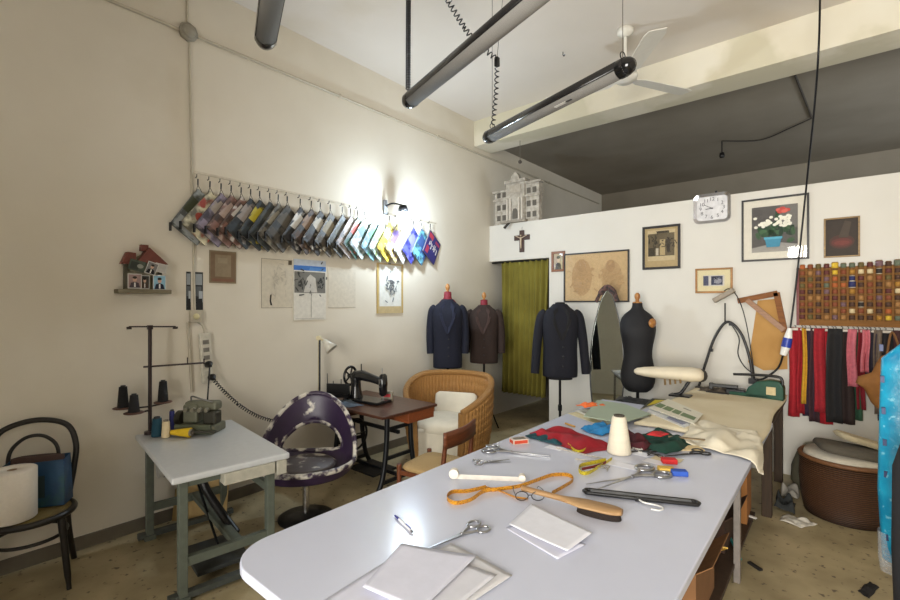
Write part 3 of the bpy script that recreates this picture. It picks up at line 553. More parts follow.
tag(MB().add([p, q, q+back+V((0, 0, .36)), p+u*.35+back+V((0, 0, .33)), p+back*.6+V((0, 0, .22))], [(0, 1, 2, 3, 4)]).build('cardboard_sheet', M((176, 148, 98), .85, 0, .08), solid=.006), 'tan cardboard sheet leaning under the white sewing table', 'cardboard')
# overlock machine on it
om = thing('overlock_machine', 'green-grey industrial overlock machine at the back of the white sewing table', 'sewing machine', (-3.50, 1.36, .7225), math.radians(38))
OG = M((108, 108, 90), .45, .1, .12, 30); OD = M((60, 58, 48), .4, .2)
MB().box((-.15, -.08, 0), (.13, .1, .06)).build('bed', OG, om, bevel=.012)
MB().box((-.13, -.02, .06), (-.02, .1, .2)).box((-.13, .0, .15), (.11, .09, .215)).build('arm', OG, om, bevel=.018)
MB().box((.03, -.035, .06), (.12, .06, .15)).build('head', OD, om, bevel=.012)
MB().box((-.14, -.10, .01), (.12, -.08, .075)).build('front_cover', M((84, 88, 68), .4, .1), om, bevel=.006)
MB().box((-.16, -.13, .025), (.17, -.1, .042)).build('cloth_plate', OD, om, bevel=.005)
MB().cyl((-.19, .03, .09), (-.15, .03, .09), .055, n=24).build('handwheel', OD, om)
for k in range(4): MB().cyl((-.09+k*.05, -.02, .165), (-.09+k*.05, -.05, .165), .015, n=12).build('tension_knob', M((150, 146, 130), .3, .6), om)
MB().cyl((.075, -.02, .0), (.075, -.02, .06), .006).build('presser_bar', STEEL, om)
MB().tube(spline([(-.1, .04, .215), (-.08, .02, .25), (0, .0, .235), (.08, 0, .215)], 5), .006).build('thread_guide', STEEL, om)
# thread stand
SX, SY = -3.72, 1.102
ts = thing('thread_stand', 'tall dark thread stand rising from the back of the white sewing table', 'thread stand', (SX, SY, .7225), .0)
TS = M((54, 42, 42), .4, .5)
MB().cyl((0, 0, 0), (0, 0, .77), .012).build('pole', TS, ts)
MB().bar((-.10, -.10, .76), (.13, .12, .76), .008, .01).bar((-.10, -.10, .757), (-.075, -.105, .745), .03, .006).bar((.13, .12, .757), (.105, .125, .745), .03, .006).boxc((0, 0, .755), (.03, .03, .03)).build('top_guide_bar', TS, ts)
MB().bar((-.03, -.03, .475), (.26, .26, .50), .012, .012).cyl((.18, .18, .49), (.18, .18, .54), .004, n=6).cyl((.26, .26, .49), (.26, .26, .53), .005, n=6).build('lower_guide_bar', TS, ts)
MB().cyl((0, 0, 0), (0, 0, .02), .035).build('foot', TS, ts)
cps = [((-3.76, .952), .14, .925, 'tall black thread cone at the left end of the thread stand', (20, 19, 22)), ((-3.66, .989), .115, .90, 'smaller black thread cone in front of the stand pole', (30, 28, 30)), ((-3.76, 1.197), .145, .925, 'slim black thread cone right of the stand pole', (20, 20, 22))]
for (cx, cy), h, cz, lb, col in cps:
    MB().bar((0, 0, cz-.7225-.008), (cx-SX, cy-SY, cz-.7225-.008), .014, .010).build('spool_arm', TS, ts)
    MB().lathe([(0, .0), (.055, 0), (.062, .006), (.055, .01), (0, .01)], c=(cx-SX, cy-SY, cz-.7225-.003), n=20).build('spool_tray', M((96, 66, 56), .5), ts)
    c = thing('thread_cone', lb, 'thread cone', (cx, cy, cz+.0075), 0, 'cones on the thread stand')
    MB().lathe([(0, 0), (.034, 0), (.034, .006), (.024, h), (.0, h)], n=20).build('thread', M(col, .85, 0, .15, 150), c)
    MB().lathe([(.014, h), (.016, h+.01), (.0, h+.01)], n=12).build('cone_tip', BLK, c)
def reel(label, at, r1, r2, h, col, rz=0, lying=False, group=None):
    t = thing('thread_cone', label, 'thread cone', Matrix.Translation(at) @ Matrix.Rotation(rz, 4, 'Z') @ (Matrix.Rotation(PI/2, 4, 'Y') if lying else Matrix.Identity(4)), group=group)
    MB().lathe([(.004, .003), (r1, .003), (r1+.001, .01), (r2, h-.004), (r2*.6, h-.003)], n=24).build('thread', M(col, .8, 0, .1, 200), t)
    MB().lathe([(r2*.7, h-.006), (r2*.7, h+.008), (r2*.45, h+.008), (r2*.4, h-.02)], n=16).build('core', M((120, 110, 96) if col[0] > 150 else (40, 40, 42), .6), t)
    return t
G = 'cones on the white sewing table'
reel('teal blue thread cone beside the foot of the thread stand', (-3.609, 1.112, .7225), .034, .028, .13, (20, 66, 84), group=G)
reel('ivory thread cone on the sewing table, left of the yellow one', (-3.534, 1.143, .7225), .027, .022, .115, (214, 196, 158), group=G)
reel('royal blue thin reel behind the ivory thread cone', (-3.673, 1.227, .7225), .018, .016, .15, (44, 48, 112), group=G)
reel('bright yellow thread cone lying on its side on the sewing table', (-3.507, 1.165, .7225+.036), .016, .034, .14, (214, 176, 26), math.radians(38), True, G)
reel('olive yellow reel behind the lying yellow cone', (-3.60, 1.32, .7225), .03, .03, .06, (150, 130, 30), group=G)
# purple swivel chair
pc = thing('swivel_chair', 'worn purple swivel tub chair with a large hole in its back on a chrome column', 'chair', (-3.12, 1.97, 0), math.radians(46))
pc.scale = (.92, .92, 1.0)
WORN = mixed((52, 34, 66), (40, 26, 52), 6, .3, .7, .4, 5, c3=(212, 206, 194), extra=(8, .63, .70))
WORN2 = mixed((66, 56, 62), (90, 82, 80), 5, .3, .7, .5, 5, c3=(206, 200, 188), extra=(9, .53, .64))
WLIP = mixed((206, 200, 188), (220, 214, 204), 6, .3, .7, .5, 5, c3=(52, 36, 62), extra=(7, .56, .62))
WRIM = mixed((58, 40, 66), (44, 32, 52), 6, .3, .7, .45, 5, c3=(206, 200, 188), extra=(11, .46, .56))
def shell(th, t):      # t 0 = bottom, 1 = rim; th angle, pi/2 = back
    bk = max(0, math.sin(th)); zr = .44+.44*bk**1.15
    r = .30+.10*t**.7+.02*bk; z = .34+(zr-.34)*t**1.25
    return V((r*math.cos(th)*(.55+.45*min(1, t*2.2+.25)), (r*math.sin(th)*.92+.05*bk*t)*(.55+.45*min(1, t*2.2+.25)), z))
b = MB(); NU, NV = 72, 18; idx = {}; vs = []
def inhole(u, v):
    x = (u*360-90+180) % 360-180; return (x/46)**2+((v-.44)/.20)**2 < 1
for j in range(NV+1):
    for i in range(NU): vs.append(shell(2*PI*i/NU, j/NV))
fs = []
for j in range(NV):
    for i in range(NU):
        if not inhole((i+.5)/NU, (j+.5)/NV): fs.append((j*NU+i, j*NU+(i+1) % NU, (j+1)*NU+(i+1) % NU, (j+1)*NU+i))
b.add(vs, fs, True)
b.build('shell', WORN, pc, solid=.03, sub=1)
MB().tube([shell(2*PI*i/64, 1) for i in range(64)], .020, 10, True).build('rim_piping', WRIM, pc)
hole = []
for i in range(48):
    a = 2*PI*i/48; th = math.radians(90+46*1.03*math.cos(a)); hole.append(shell(th, .44+.20*1.03*math.sin(a)))
MB().tube(hole, .021, 8, True).build('hole_edging', WRIM, pc)
MB().lathe([(0, .37), (.18, .37), (.235, .385), (.25, .41), (.22, .43), (.0, .44)], n=36).build('seat_cushion', WORN2, pc)
MB().lathe([(.05, .30), (.12, .315), (.16, .335), (.0, .34)], n=24).build('seat_plate', BLK, pc)
MB().cyl((0, 0, .02), (0, 0, .34), .028, n=20).build('column', CHROME, pc)
MB().lathe([(0, 0), (.22, 0), (.225, .012), (.1, .03), (.04, .045), (0, .045)], n=36).build('base', M((50, 48, 48), .3, .7), pc)
# treadle sewing machine table
tt = thing('treadle_table', 'old wooden treadle sewing table on a black iron stand', 'table', (-3.345, 2.82, 0))
TW = wood((88, 52, 36), (62, 36, 26), 5, .3)
MB().box((-.5, -.335, .695), (.52, .335, .72)).build('tabletop', TW, tt, bevel=.006)
MB().box((.05, -.02, .60), (.50, .31, .694)).build('drawer', wood((142, 76, 40), (112, 58, 32)), tt, bevel=.005)
MB().box((-.46, -.3, .645), (.04, .31, .694)).build('apron', TW, tt, bevel=.003)
IR = M((22, 24, 28), .45, .4)
for sx in (-.34, .36):
    for sy in (-.2, .2): MB().tube(spline([(sx, sy*.7, .645), (sx, sy*.75, .4), (sx, sy*.95, .15), (sx, sy*1.25, .02)], 5), .023, 8).cyl((sx, sy*1.25, 0), (sx, sy*1.25, .025), .034).build('leg', IR, tt)
    for z, y in ((.3, .15), (.1, .19), (.55, .14)): MB().bar((sx, -y, z), (sx, y, z), .02, .03).build('brace', IR, tt)
for z in (.12, .5): MB().bar((-.34, 0, z), (.36, 0, z), .025, .03).build('cross_bar', IR, tt)
MB().box((-.15, -.16, .1), (.2, .12, .118)).build('treadle', IR, tt)
MB().tube([(-.27+0*math.cos(a), .15*math.cos(a), .36+.15*math.sin(a)) for a in [2*PI*i/28 for i in range(28)]], .012, 8, True).bar((-.27, -.15, .36), (-.27, .15, .36), .01, .01).bar((-.27, 0, .21), (-.27, 0, .51), .01, .01).build('flywheel', IR, tt)
# the machine
sm = thing('sewing_machine', 'old black cast iron sewing machine with a spoked handwheel on the treadle table', 'sewing machine', (-3.40, 2.80, .7205), math.radians(6))
BG = M((20, 21, 24), .22, 0, .1, 20, coat=.4)
MB().box((-.2, -.09, 0), (.2, .09, .022)).build('bed', BG, sm, bevel=.004)
MB().rings([(.02, .055, .06, -.13, 0), (.08, .042, .045, -.135, 0), (.15, .04, .042, -.135, 0), (.2, .045, .045, -.13, 0), (.225, .03, .035, -.125, 0)], 20).build('pillar', BG, sm)
MB().tube([(-.14, 0, .19), (-.05, 0, .2), (.06, 0, .185), (.15, 0, .17), (.19, 0, .165)], [.042, .042, .033, .03, .032], 16).build('arm', BG, sm)
MB().rings([(.06, .012, .02, .185, 0), (.075, .028, .034, .185, 0), (.15, .034, .04, .185, 0), (.215, .028, .034, .185, 0), (.23, .015, .02, .185, 0)], 18).build('head', BG, sm)
wh = MB().tube([(-.205, .072*math.cos(a), .185+.072*math.sin(a)) for a in [2*PI*i/32 for i in range(32)]], .011, 8, True)
for k in range(5): a = 2*PI*k/5; wh.bar((-.205, 0, .185), (-.205, .072*math.cos(a), .185+.072*math.sin(a)), .01, .012, (1, 0, 0))
wh.cyl((-.225, 0, .185), (-.17, 0, .185), .018).build('handwheel', BG, sm)
MB().cyl((.185, 0, .012), (.185, 0, .07), .005, n=8).boxc((.185, .0, .026), (.02, .03, .006)).build('needle_bar', STEEL, sm)
MB().cyl((-.07, 0, .235), (-.07, 0, .29), .005, n=8).build('spool_pin', BLKM, sm); MB().cyl((.175, 0, .225), (.175, 0, .275), .004, n=8).build('thread_take_up', STEEL, sm)
MB().boxc((.18, -.0365, .16), (.02, .004, .06)).build('face_plate', STEEL, sm)
tag(MB().boxc((0, 0, .045), (.11, .03, .09)).build('needle_packet', [mixed((130, 124, 108), (140, 134, 118), 9, .3, .7)], bevel=.002), 'grey card packet with a red label standing behind the machine needle', 'packet')
sm.scale = (1.1, 1.1, 1.2)
o = bpy.data.objects['needle_packet']; o.location = (-3.26, 2.93, .7205); o.rotation_euler.z = .5
MB().boxc((.0, -.0165, .055), (.07, .002, .03)).build('red_label', M((180, 40, 50), .6), o)
tag(cloth('folded_cloth', [(-3.62, 2.53), (-3.3, 2.50), (-3.27, 2.66), (-3.60, 2.70)], .7205, .02, 9, 3, M((88, 100, 114), .85)), 'folded blue-grey cloth on the near edge of the treadle table', 'cloth')
# black organiser, lamp
ob = thing('thread_organiser', 'black upright organiser box at the back of the treadle table', 'organiser', (-3.66, 2.66, .7205), math.radians(30))
MB().box((-.115, -.012, .03), (.115, .012, .155)).box((-.11, -.03, 0), (-.07, .03, .03)).box((.07, -.03, 0), (.11, .03, .03)).build('panel', BLK, ob, bevel=.003)
for x, h in ((-.11, .25), (.03, .2), (-.05, .18)): MB().cyl((x, .0, .15), (x, 0, h), .004, n=6).build('pin', BLKM, ob)
MB().box((-.115, -.045, .03), (.115, -.012, .06)).build('tray', BLK, ob)
gl = thing('desk_lamp', 'cream jointed desk lamp with a small bell shade behind the treadle table', 'lamp', (-3.73, 2.50, .7205), math.radians(32))
LC = M((206, 194, 160), .35)
MB().cyl((0, 0, 0), (0, 0, .07), .02).boxc((0, 0, .01), (.09, .09, .02)).build('clamp', BLK, gl)
MB().cyl((0, 0, .06), (0, 0, .60), .010, n=8).build('lower_arm', BLK, gl); MB().cyl((-.018, .015, .07), (-.018, .015, .60), .006, n=8).build('spring_arm', LC, gl)
MB().cyl((-.005, -.02, .60), (-.005, .02, .60), .022).build('joint', LC, gl)
MB().tube([(0, 0, .60), (.04, 0, .575), (.055, 0, .56)], .012, 8).build('neck', LC, gl)
sh = MB().lathe([(.014, .05), (.022, .04), (.03, .01), (.062, -.07), (.058, -.07), (.026, .008)], n=24).build('shade', M((206, 202, 190), .35), gl); sh.location = (.075, 0, .545); sh.rotation_euler = (0, -.75, 0)
jar = thing('oil_bottle', 'small clear oil bottle with a tan lid on the treadle table', 'bottle', (-3.60, 2.86, .7205))
MB().lathe([(0, 0), (.018, 0), (.018, .05), (.008, .06), (.008, .07)], n=14).build('body', M((170, 160, 140), .2), jar); MB().lathe([(.01, .068), (.01, .085), (0, .086)], n=12).build('lid', M((160, 120, 80), .4), jar)
# wicker armchair
wc = thing('wicker_armchair', 'large honey wicker tub armchair beyond the treadle table', 'armchair', (-3.12, 3.66, 0), math.radians(22))
WK = mixed((190, 142, 80), (142, 98, 50), 30, .25, .6, .6, 2, .4, None, 'wave', axis='Z'); WK2 = mixed((196, 148, 86), (140, 96, 50), 60, .3, .6, .55, 2, .6, None, 'wave')
def wcf(u, v):
    a = PI/2+(u-.5)*math.radians(292); s = abs(u-.5)*2
    top = .86-.27*max(0, (s-.35)/.65)**1.4
    r = .36+.065*v+.02*math.sin(v*PI)+.007*math.sin(u*2*PI*58)*(1 if v < .97 else .3)+.004*math.sin(v*2*PI*9+PI*int(u*116))
    return V((r*math.cos(a)*1.06, r*math.sin(a), .07+(top-.07)*v))
bw = MB().grid(wcf, 348, 36).build('woven_shell', WK, wc, solid=.035)
MB().tube([wcf(i/60, 1) for i in range(61)], .032, 10).build('rolled_rim', WK2, wc)
MB().tube([wcf(0, 1-i/8) for i in range(9)], .036, 10).build('arm_front', WK2, wc); MB().tube([wcf(1, 1-i/8) for i in range(9)], .036, 10).build('arm_front', WK2, wc)
MB().tube([wcf(i/60, 0) for i in range(61)], .02, 8).build('base_rim', WK2, wc)
for a in (50, 130, 230, 310): MB().cyl((.3*math.cos(math.radians(a)), .3*math.sin(math.radians(a)), 0), (.3*math.cos(math.radians(a)), .3*math.sin(math.radians(a)), .08), .022).build('leg', WK2, wc)
cw = M((214, 206, 188), .9, 0, .05, 10, .15)
MB().rings([(.34, .27, .27, 0, -.05), (.37, .30, .30, 0, -.05), (.43, .30, .30, 0, -.05), (.465, .26, .26, 0, -.05), (.475, .15, .15, 0, -.05)], 32, 3).build('seat_cushion', cw, wc)
MB().grid(lambda u, v: ((u-.5)*.42, -.335-.012*math.sin(u*20)*v, .40-.30*v), 24, 6).build('front_skirt', cw, wc, solid=.006)
MB().rings([(.07, .27, .25, 0, -.03), (.345, .29, .27, 0, -.03)], 28, 2.5).build('seat_base', WK, wc)
q = MB().rings([(.0, .24, .05, 0, 0), (.24, .24, .05, 0, 0), (.27, .2, .03, 0, 0)], 24, 3).build('back_cushion', cw, wc)
q.location = (0, .22, .40); q.rotation_euler.x = -.2
# wooden side chair
wd = thing('wooden_chair', 'low-backed wooden chair with a cream woven seat behind the white table', 'chair', (-2.335, 2.575, 0), math.radians(-80))
WDm = wood((120, 66, 36), (90, 48, 28))
MB().rings([(.415, .2, .175, 0, 0), (.43, .21, .19, 0, 0), (.445, .2, .18, 0, 0), (.447, .1, .1, 0, 0)], 32, 5).build('woven_seat', mixed((206, 176, 124), (176, 142, 92), 70, .3, .7, .8, 2, .5, (1, .3, 1), 'wave'), wd)
for x in (-.205, .205):
    MB().tube([(x, -.18, 0), (x, -.18, .46)], [.014, .019], 10).build('leg', WDm, wd)
    MB().tube([(x, .2, 0), (x, .19, .42), (x*1.0, .225, .73)], [.014, .02, .014], 10).build('leg', WDm, wd)
    MB().bar((x, -.18, .4), (x, .19, .4), .02, .03).build('side_rail', WDm, wd); MB().bar((x, -.18, .2), (x, .19, .2), .016, .02).build('stretcher', WDm, wd)
for y in (-.18, .19): MB().bar((-.2, y, .4), (.2, y, .4), .02, .035).build('seat_rail', WDm, wd)
MB().grid(lambda u, v: ((u-.5)*.46, .222+.035*math.sin(u*PI), .635+.115*v), 16, 3).build('backrest', WDm, wd, solid=.016)
# ------------------------------------------------ tailor's dummies and garments
NAVY = M((7, 11, 32), .85, 0, .12, 60, .1); BRN = M((44, 29, 23), .85, 0, .15, 50, .1); DKB = M((7, 9, 24), .85, 0, .12, 60, .1); INK = M((18, 18, 22), .9, 0, .12, 50)
REDV = M((120, 24, 38), .7); WDL = wood((186, 132, 72), (150, 98, 52), 5, .4, (6, 6, 1))
def dummy(label, at, rz, neck, top, form_mat, pole=True, tripod=True, s=1.0, finial=WDL):
    t = thing('tailors_dummy', label, "tailor's dummy", at, rz)
    MB().rings([(top-.86, .13*s, .10*s, 0, 0), (top-.62, .15*s, .11*s, 0, 0), (top-.4, .17*s, .12*s, 0, 0), (top-.2, .15*s, .09*s, 0, 0), (top-.14, .09*s, .075*s, 0, 0)], 24).build('torso', form_mat, t)
    MB().rings([(top-.15, .075*s, .07*s, 0, 0), (top-.11, .056*s, .056*s, 0, 0), (top-.045, .052*s, .052*s, 0, 0), (top-.04, .02, .02, 0, 0)], 20, 2).build('neck', neck, t)
    if finial: MB().lathe([(0, top-.045), (.018, top-.045), (.014, top-.03), (.026, top-.005), (.028, top+.015), (.018, top+.045), (.006, top+.055), (0, top+.056)], n=16).build('finial', finial, t)
    MB().cyl((0, 0, .12), (0, 0, top-.8), .014, n=12).cyl((0, 0, .5), (0, 0, .56), .022).build('pole', BLKM, t)
    if tripod:
        for k in range(3):
            a = 2*PI*k/3+.5
            MB().tube(spline([(0, 0, .36), (.1*math.cos(a), .1*math.sin(a), .27), (.19*math.cos(a), .19*math.sin(a), .08), (.225*math.cos(a), .225*math.sin(a), .008)], 5), .010, 8).build('leg', BLKM, t)
    return t
def jacket(label, at, rz, mat, lap, hem, top, hw, open_arm=.03, arms=True, cat='jacket', lining=None, length=.62):
    t = thing('jacket', label, cat, at, rz); H = top-hem
    R = [(hem, hw*.88, .135, 0, 0), (hem+.003, hw*.9, .14, 0, 0), (hem+H*.18, hw*.9, .138, 0, 0), (hem+H*.38, hw*.86, .132, 0, 0), (hem+H*.6, hw*.9, .145, 0, -.005), (hem+H*.76, hw*.96, .138, 0, 0), (hem+H*.85, hw*.94, .118, 0, 0), (hem+H*.91, hw*.78, .1, 0, .004), (hem+H*.955, hw*.5, .085, 0, .008), (hem+H, .075, .075, 0, .01), (hem+H+.005, .064, .066, 0, .01)]
    b = MB(); b.rings(R, 40, 2.5, False); 
    for i, v in enumerate(b.v):
        n1 = noise.noise(V(v)*7+V((hem*9, hw*30, 0)))*.012; b.v[i] = (v[0]*(1+n1*.7), v[1]+n1, v[2])
    b.build('body', mat, t, solid=.006, sub=1)
    if arms:
        for sx in (-1, 1):
            sh_ = V((sx*hw*.70, 0, hem+H*.875)); P = spline([sh_, sh_+V((sx*(.05+open_arm*.2), 0, -.05)), sh_+V((sx*(.075+open_arm*.7), -.01, -.3)), sh_+V((sx*(.07+open_arm*1.6), -.03, -length))], 6)
            n = len(P); MB().tube(P, [.03, .044, .052]+[.058-.014*i/n for i in range(3, n)], 16).build('sleeve', mat, t)
    z1 = hem+H*.93; z2 = hem+H*.5
    for sx in (-1, 1):
        L_ = [(0.0, z2), (sx*.02, z2+.02), (sx*.085, hem+H*.72), (sx*.10, hem+H*.80), (sx*.075, hem+H*.815), (sx*.085, hem+H*.9), (sx*.04, hem+H*.965)]
        def fy(x, z):
            f = (z-hem)/H; e = [(.0, .143), (.38, .136), (.6, .155), (.76, .142), (.85, .12), (.91, .1), (.97, .078)]; y = .075
            for (a, c), (d, g) in zip(e, e[1:]):
                if a <= f <= d: y = c+(g-c)*(f-a)/(d-a)
            return -y*(1-abs(x/hw)**2.5)**.4-.012
        vs = [(x, fy(x, z), z) for x, z in L_]; MB().add(vs, [tuple(range(7)) if sx > 0 else tuple(range(7))[::-1]]).build('lapel', lap, t, solid=.006)
    for k in range(3): MB().sph((.012, fy(.012, z2-.06-.1*k)-.004, z2-.06-.1*k), (.010, .005, .010), 10, 6).build('button', BLK, t)
    return t
A = math.radians(40)
dummy('red tailor dummy wearing the navy jacket, by the left wall', (-3.625, 4.235, 0), A, REDV, 1.83, REDV, s=.85)
jacket('navy blue jacket on the red dummy nearest the left wall', (-3.625, 4.235, 0), A, NAVY, M((17, 22, 46), .8), .87, 1.69, .195, .0, length=.55)
dummy('red tailor dummy wearing the brown jacket, in front of the curtain', (-3.49, 4.80, 0), A, REDV, 1.735, REDV, s=.85)
jacket('dark brown jacket on the dummy in front of the olive curtain', (-3.49, 4.80, 0), A-.15, BRN, M((58, 38, 32), .8), .885, 1.62, .20, .01, length=.52)
dummy('black necked dummy stand wearing the navy jacket between curtain and mirror', (-2.27, 4.50, 0), A-.1, INK, 1.70, INK, finial=None)
jacket('dark navy jacket with spread sleeves on the dummy beside the oval mirror', (-2.27, 4.50, 0), A-.1, DKB, INK, .87, 1.635, .20, .035, length=.64)
# black female form
bf = thing('dress_form', 'black female dress form with a wooden finial behind the mirror', 'dress form', (-1.65, 5.08, 0), A-.25)
BF = M((19, 19, 24), .75, 0, .1, 60)
MB().rings([(.70, .10, .09, 0, 0), (.74, .165, .12, 0, 0), (.86, .185, .13, 0, 0), (.98, .165, .12, 0, 0), (1.08, .14, .105, 0, 0), (1.2, .15, .115, 0, -.005), (1.32, .18, .14, 0, -.015), (1.42, .185, .125, 0, -.005), (1.5, .165, .1, 0, .01), (1.55, .11, .085, 0, .02), (1.58, .06, .065, 0, .02), (1.63, .05, .053, 0, .02), (1.65, .052, .055, 0, .02)], 36, 2.2).build('torso', BF, bf, sub=1)
MB().lathe([(0, 1.648), (.05, 1.648), (.048, 1.66), (.02, 1.665), (.02, 1.69), (.03, 1.71), (.028, 1.74), (.012, 1.76), (0, 1.762)], c=(0, .02, 0), n=18).build('finial', WDL, bf)
q = MB().lathe([(0, 0), (.045, 0), (.05, .01), (.02, .02), (0, .02)], n=20).build('arm_plate', WDL, bf); q.location = (.125, -.115, 1.44); q.rotation_euler = (PI/2, 0, .6)
MB().cyl((0, 0, .02), (0, 0, .72), .016).build('pole', BLKM, bf); MB().lathe([(0, 0), (.19, 0), (.19, .02), (.03, .04), (0, .04)], n=28).build('base', BLKM, bf)
# oval mirror
mr = thing('standing_mirror', 'tall pointed oval standing mirror in a black frame in front of the dress form', 'mirror', Matrix.Translation((-1.935, 4.93, 0)) @ Matrix.Rotation(math.radians(12), 4, 'Z') @ Matrix.Rotation(PI/2-.05, 4, 'X'))
def leaf(w, h, n=30):
    L_ = []
    for i in range(n+1): t = i/n; L_.append((w*math.sin(PI*t**.92)**.62 if 0 < t < 1 else 0, .12+h*t))
    return L_+[(-x, y) for x, y in L_[-2:0:-1]]
lo_, li_ = leaf(.185, 1.69), leaf(.172, 1.665); n = len(lo_); li_ = [(x, y+.0125) for x, y in li_]
b = MB()
for k in range(n):
    l = (k+1) % n; b.add([(*lo_[k], 0), (*lo_[l], 0), (*lo_[l], .022), (*lo_[k], .022), (*li_[k], .022), (*li_[l], .022), (*li_[k], .0), (*li_[l], .0)], [(0, 1, 2, 3), (3, 2, 5, 4), (4, 5, 7, 6), (6, 7, 1, 0)])
b.build('frame', BLK, mr)
MB().prism(li_, .002, .014).build('mirror_glass', M((190, 196, 190), .02, 1.0, .02), mr)
MB().bar((-.16, .02, .0), (.16, .02, .0), .03, .03).bar((-.1, .02, -.2), (-.1, .02, .2), .03, .03).bar((.1, .02, -.2), (.1, .02, .2), .03, .03).bar((0, .02, 0), (0, .2, 0), .02, .03).build('foot', BLK, mr)
tag(MB().tube(spline([(-.12, 1.66, .03), (-.07, 1.76, .035), (0, 1.825, .03), (.07, 1.77, .035), (.11, 1.67, .04)], 6), [.02]*6+[.032]*13+[.024]*6, 10).build('plaid_scarf', mixed((44, 42, 44), (96, 70, 66), 40, .4, .55, .9)), 'dark plaid scarf draped over the tip of the oval mirror', 'scarf').matrix_world = mr.matrix_world.copy()
# dark low chest below the sleeve board
ch = thing('low_chest', 'low dark cabinet behind the paper stack, below the padded sleeve board', 'cabinet', (-1.43, 4.50, 0), math.radians(8))
DK = M((52, 50, 48), .6); 
MB().box((-.24, -.28, .04), (.24, .28, .66)).build('carcass', DK, ch, bevel=.006); MB().box((-.26, -.3, .66), (.26, .3, .685)).build('top', M((70, 68, 66), .6), ch, bevel=.004)
MB().box((-.22, -.293, .08), (-.005, -.28, .62)).build('door', M((60, 58, 54), .5), ch); MB().box((.005, -.293, .08), (.22, -.28, .62)).build('door', M((60, 58, 54), .5), ch)
for x in (-.2, .2):
    for y in (-.24, .24): MB().boxc((x, y, .02), (.05, .05, .04)).build('foot', BLK, ch)
tag(cloth('dark_cloth', [(-1.63, 4.24), (-1.2, 4.28), (-1.2, 4.74), (-1.66, 4.72)], .6855, .05, 6, 9, M((44, 44, 46), .9)), 'crumpled dark grey cloth lying on the low cabinet', 'cloth')
# ironing table
it = thing('ironing_table', 'wooden table with dark legs carrying the cream ironing pad', 'table', (-.755, 4.75, 0))
DW = mixed((62, 44, 26), (44, 31, 19), 6, .3, .7, .75, 5, 0, (12, 12, 1))
MB().box((-.37, -.58, .725), (.385, .6, .76)).build('tabletop', DW, it, bevel=.004)
for x in (-.32, .335):
    for y in (-.45, .45): MB().boxc((x, y, .3625), (.065, .065, .725)).build('leg', DW, it, bevel=.004)
MB().bar((-.32, -.45, .68), (.335, -.45, .68), .025, .08).bar((-.32, .45, .68), (.335, .45, .68), .025, .08).bar((.335, -.45, .68), (.335, .45, .68), .025, .08).bar((-.32, -.45, .68), (-.32, .45, .68), .025, .08).build('apron', DW, it)
b = MB().grid(lambda u, v: (-1.13+.76*u+.012*math.sin(v*9), 3.40+1.93*v+.02*math.sin(u*7), .781+.003*noise.noise(V((u*3, v*7, 2)))-(.006 if u in (0, 1) or v in (0, 1) else 0)), 24, 40)
tag(b.build('ironing_pad', mixed((224, 211, 182), (212, 197, 164), 2.5, .3, .7, .9, 4, .03), solid=.016), 'cream ironing pad spread over the far end of the tables', 'pad')
# sleeve board
sl = thing('sleeve_board', 'cream padded pressing board on a dark stand at the left of the ironing pad', 'sleeve board', (-1.22, 4.62, .785), math.radians(0))
sl.scale = (.88, 1, 1)
q = MB().lathe([(.0, -.34), (.03, -.335), (.06, -.31), (.085, -.24), (.108, -.1), (.122, .08), (.126, .22), (.11, .30), (.07, .33), (0, .335)], n=28, mx=Matrix.Diagonal((1, 1, .52, 1)) @ Matrix.Rotation(PI/2, 4, 'Y')).build('padded_top', M((218, 206, 182), .9, 0, .04, 8, .1), sl); q.location = (0, 0, .205); q.rotation_euler.z = math.radians(12)
MB().tube(spline([(.2, .05, .15), (.18, .04, .12), (.12, .02, .03), (.06, 0, .01)], 5), .016, 8).build('support_arm', BLKM, sl); MB().boxc((.12, .0, .008), (.2, .12, .016)).build('base', BLKM, sl)
MB().sph((.30, .07, .20), (.06, .05, .06), 14, 8).build('end_weight', M((48, 44, 40), .5), sl)
for k in range(4): MB().tube([(-.02+.05*k, -.06, .19), (-.01+.05*k, -.066, .10+.01*k)], .012, 6).build('hanging_tape', M((120, 96, 60), .8), sl)
# hose arch, lamp and press
ha = thing('hose_arch', 'black arched steam hose holder standing on the ironing pad', 'hose holder', (0, 0, 0))
MB().tube(spline([(-1.081,5.2,0.804), (-1.017,5.2,1.054), (-0.937,5.2,1.31), (-0.833,5.2,1.463), (-0.724,5.2,1.369), (-0.651,5.2,1.152), (-0.618,5.2,0.916)], 8), .013, 8).build('arched_tube', BLK, ha)
MB().boxc((-1.081,5.2,0.784), (.06, .05, .03)).build('foot', BLKM, ha); MB().boxc((-0.618,5.2,0.906), (.07, .06, .05)).build('foot', BLKM, ha)
for p in ((-0.972,5.2,1.178), (-0.799,5.2,1.444)): MB().boxc(p, (.035, .035, .03)).build('clip', BLKM, ha)
MB().cyl((-0.85,5.2,1.463), (-0.85,5.2,1.65), .007, n=8).build('upright_pin', BLKM, ha)
MB().tube(spline([(-0.798,5.19,1.445), (-0.731,5.19,1.311), (-0.739,5.19,1.156), (-0.69,5.19,1.044), (-0.633,5.19,0.992)], 6), .006, 6).build('hanging_lead', BLKM, ha)
gn = thing('gooseneck_lamp', 'thin gooseneck lamp with a tilted grey slab shade over the ironing table', 'lamp', (0, 0, 0))
MB().tube(spline([(-0.598,5.16,0.923), (-0.63,5.16,1.204), (-0.678,5.16,1.507), (-0.735,5.16,1.698), (-0.802,5.16,1.786), (-0.852,5.16,1.768)], 6), .005, 6).build('stem', BLKM, gn)
MB().bar((-0.765,5.14,1.775), (-0.935,5.14,1.67), .1, .045, (.3, 0, 1)).build('shade', M((140, 128, 112), .5), gn, bevel=.006)
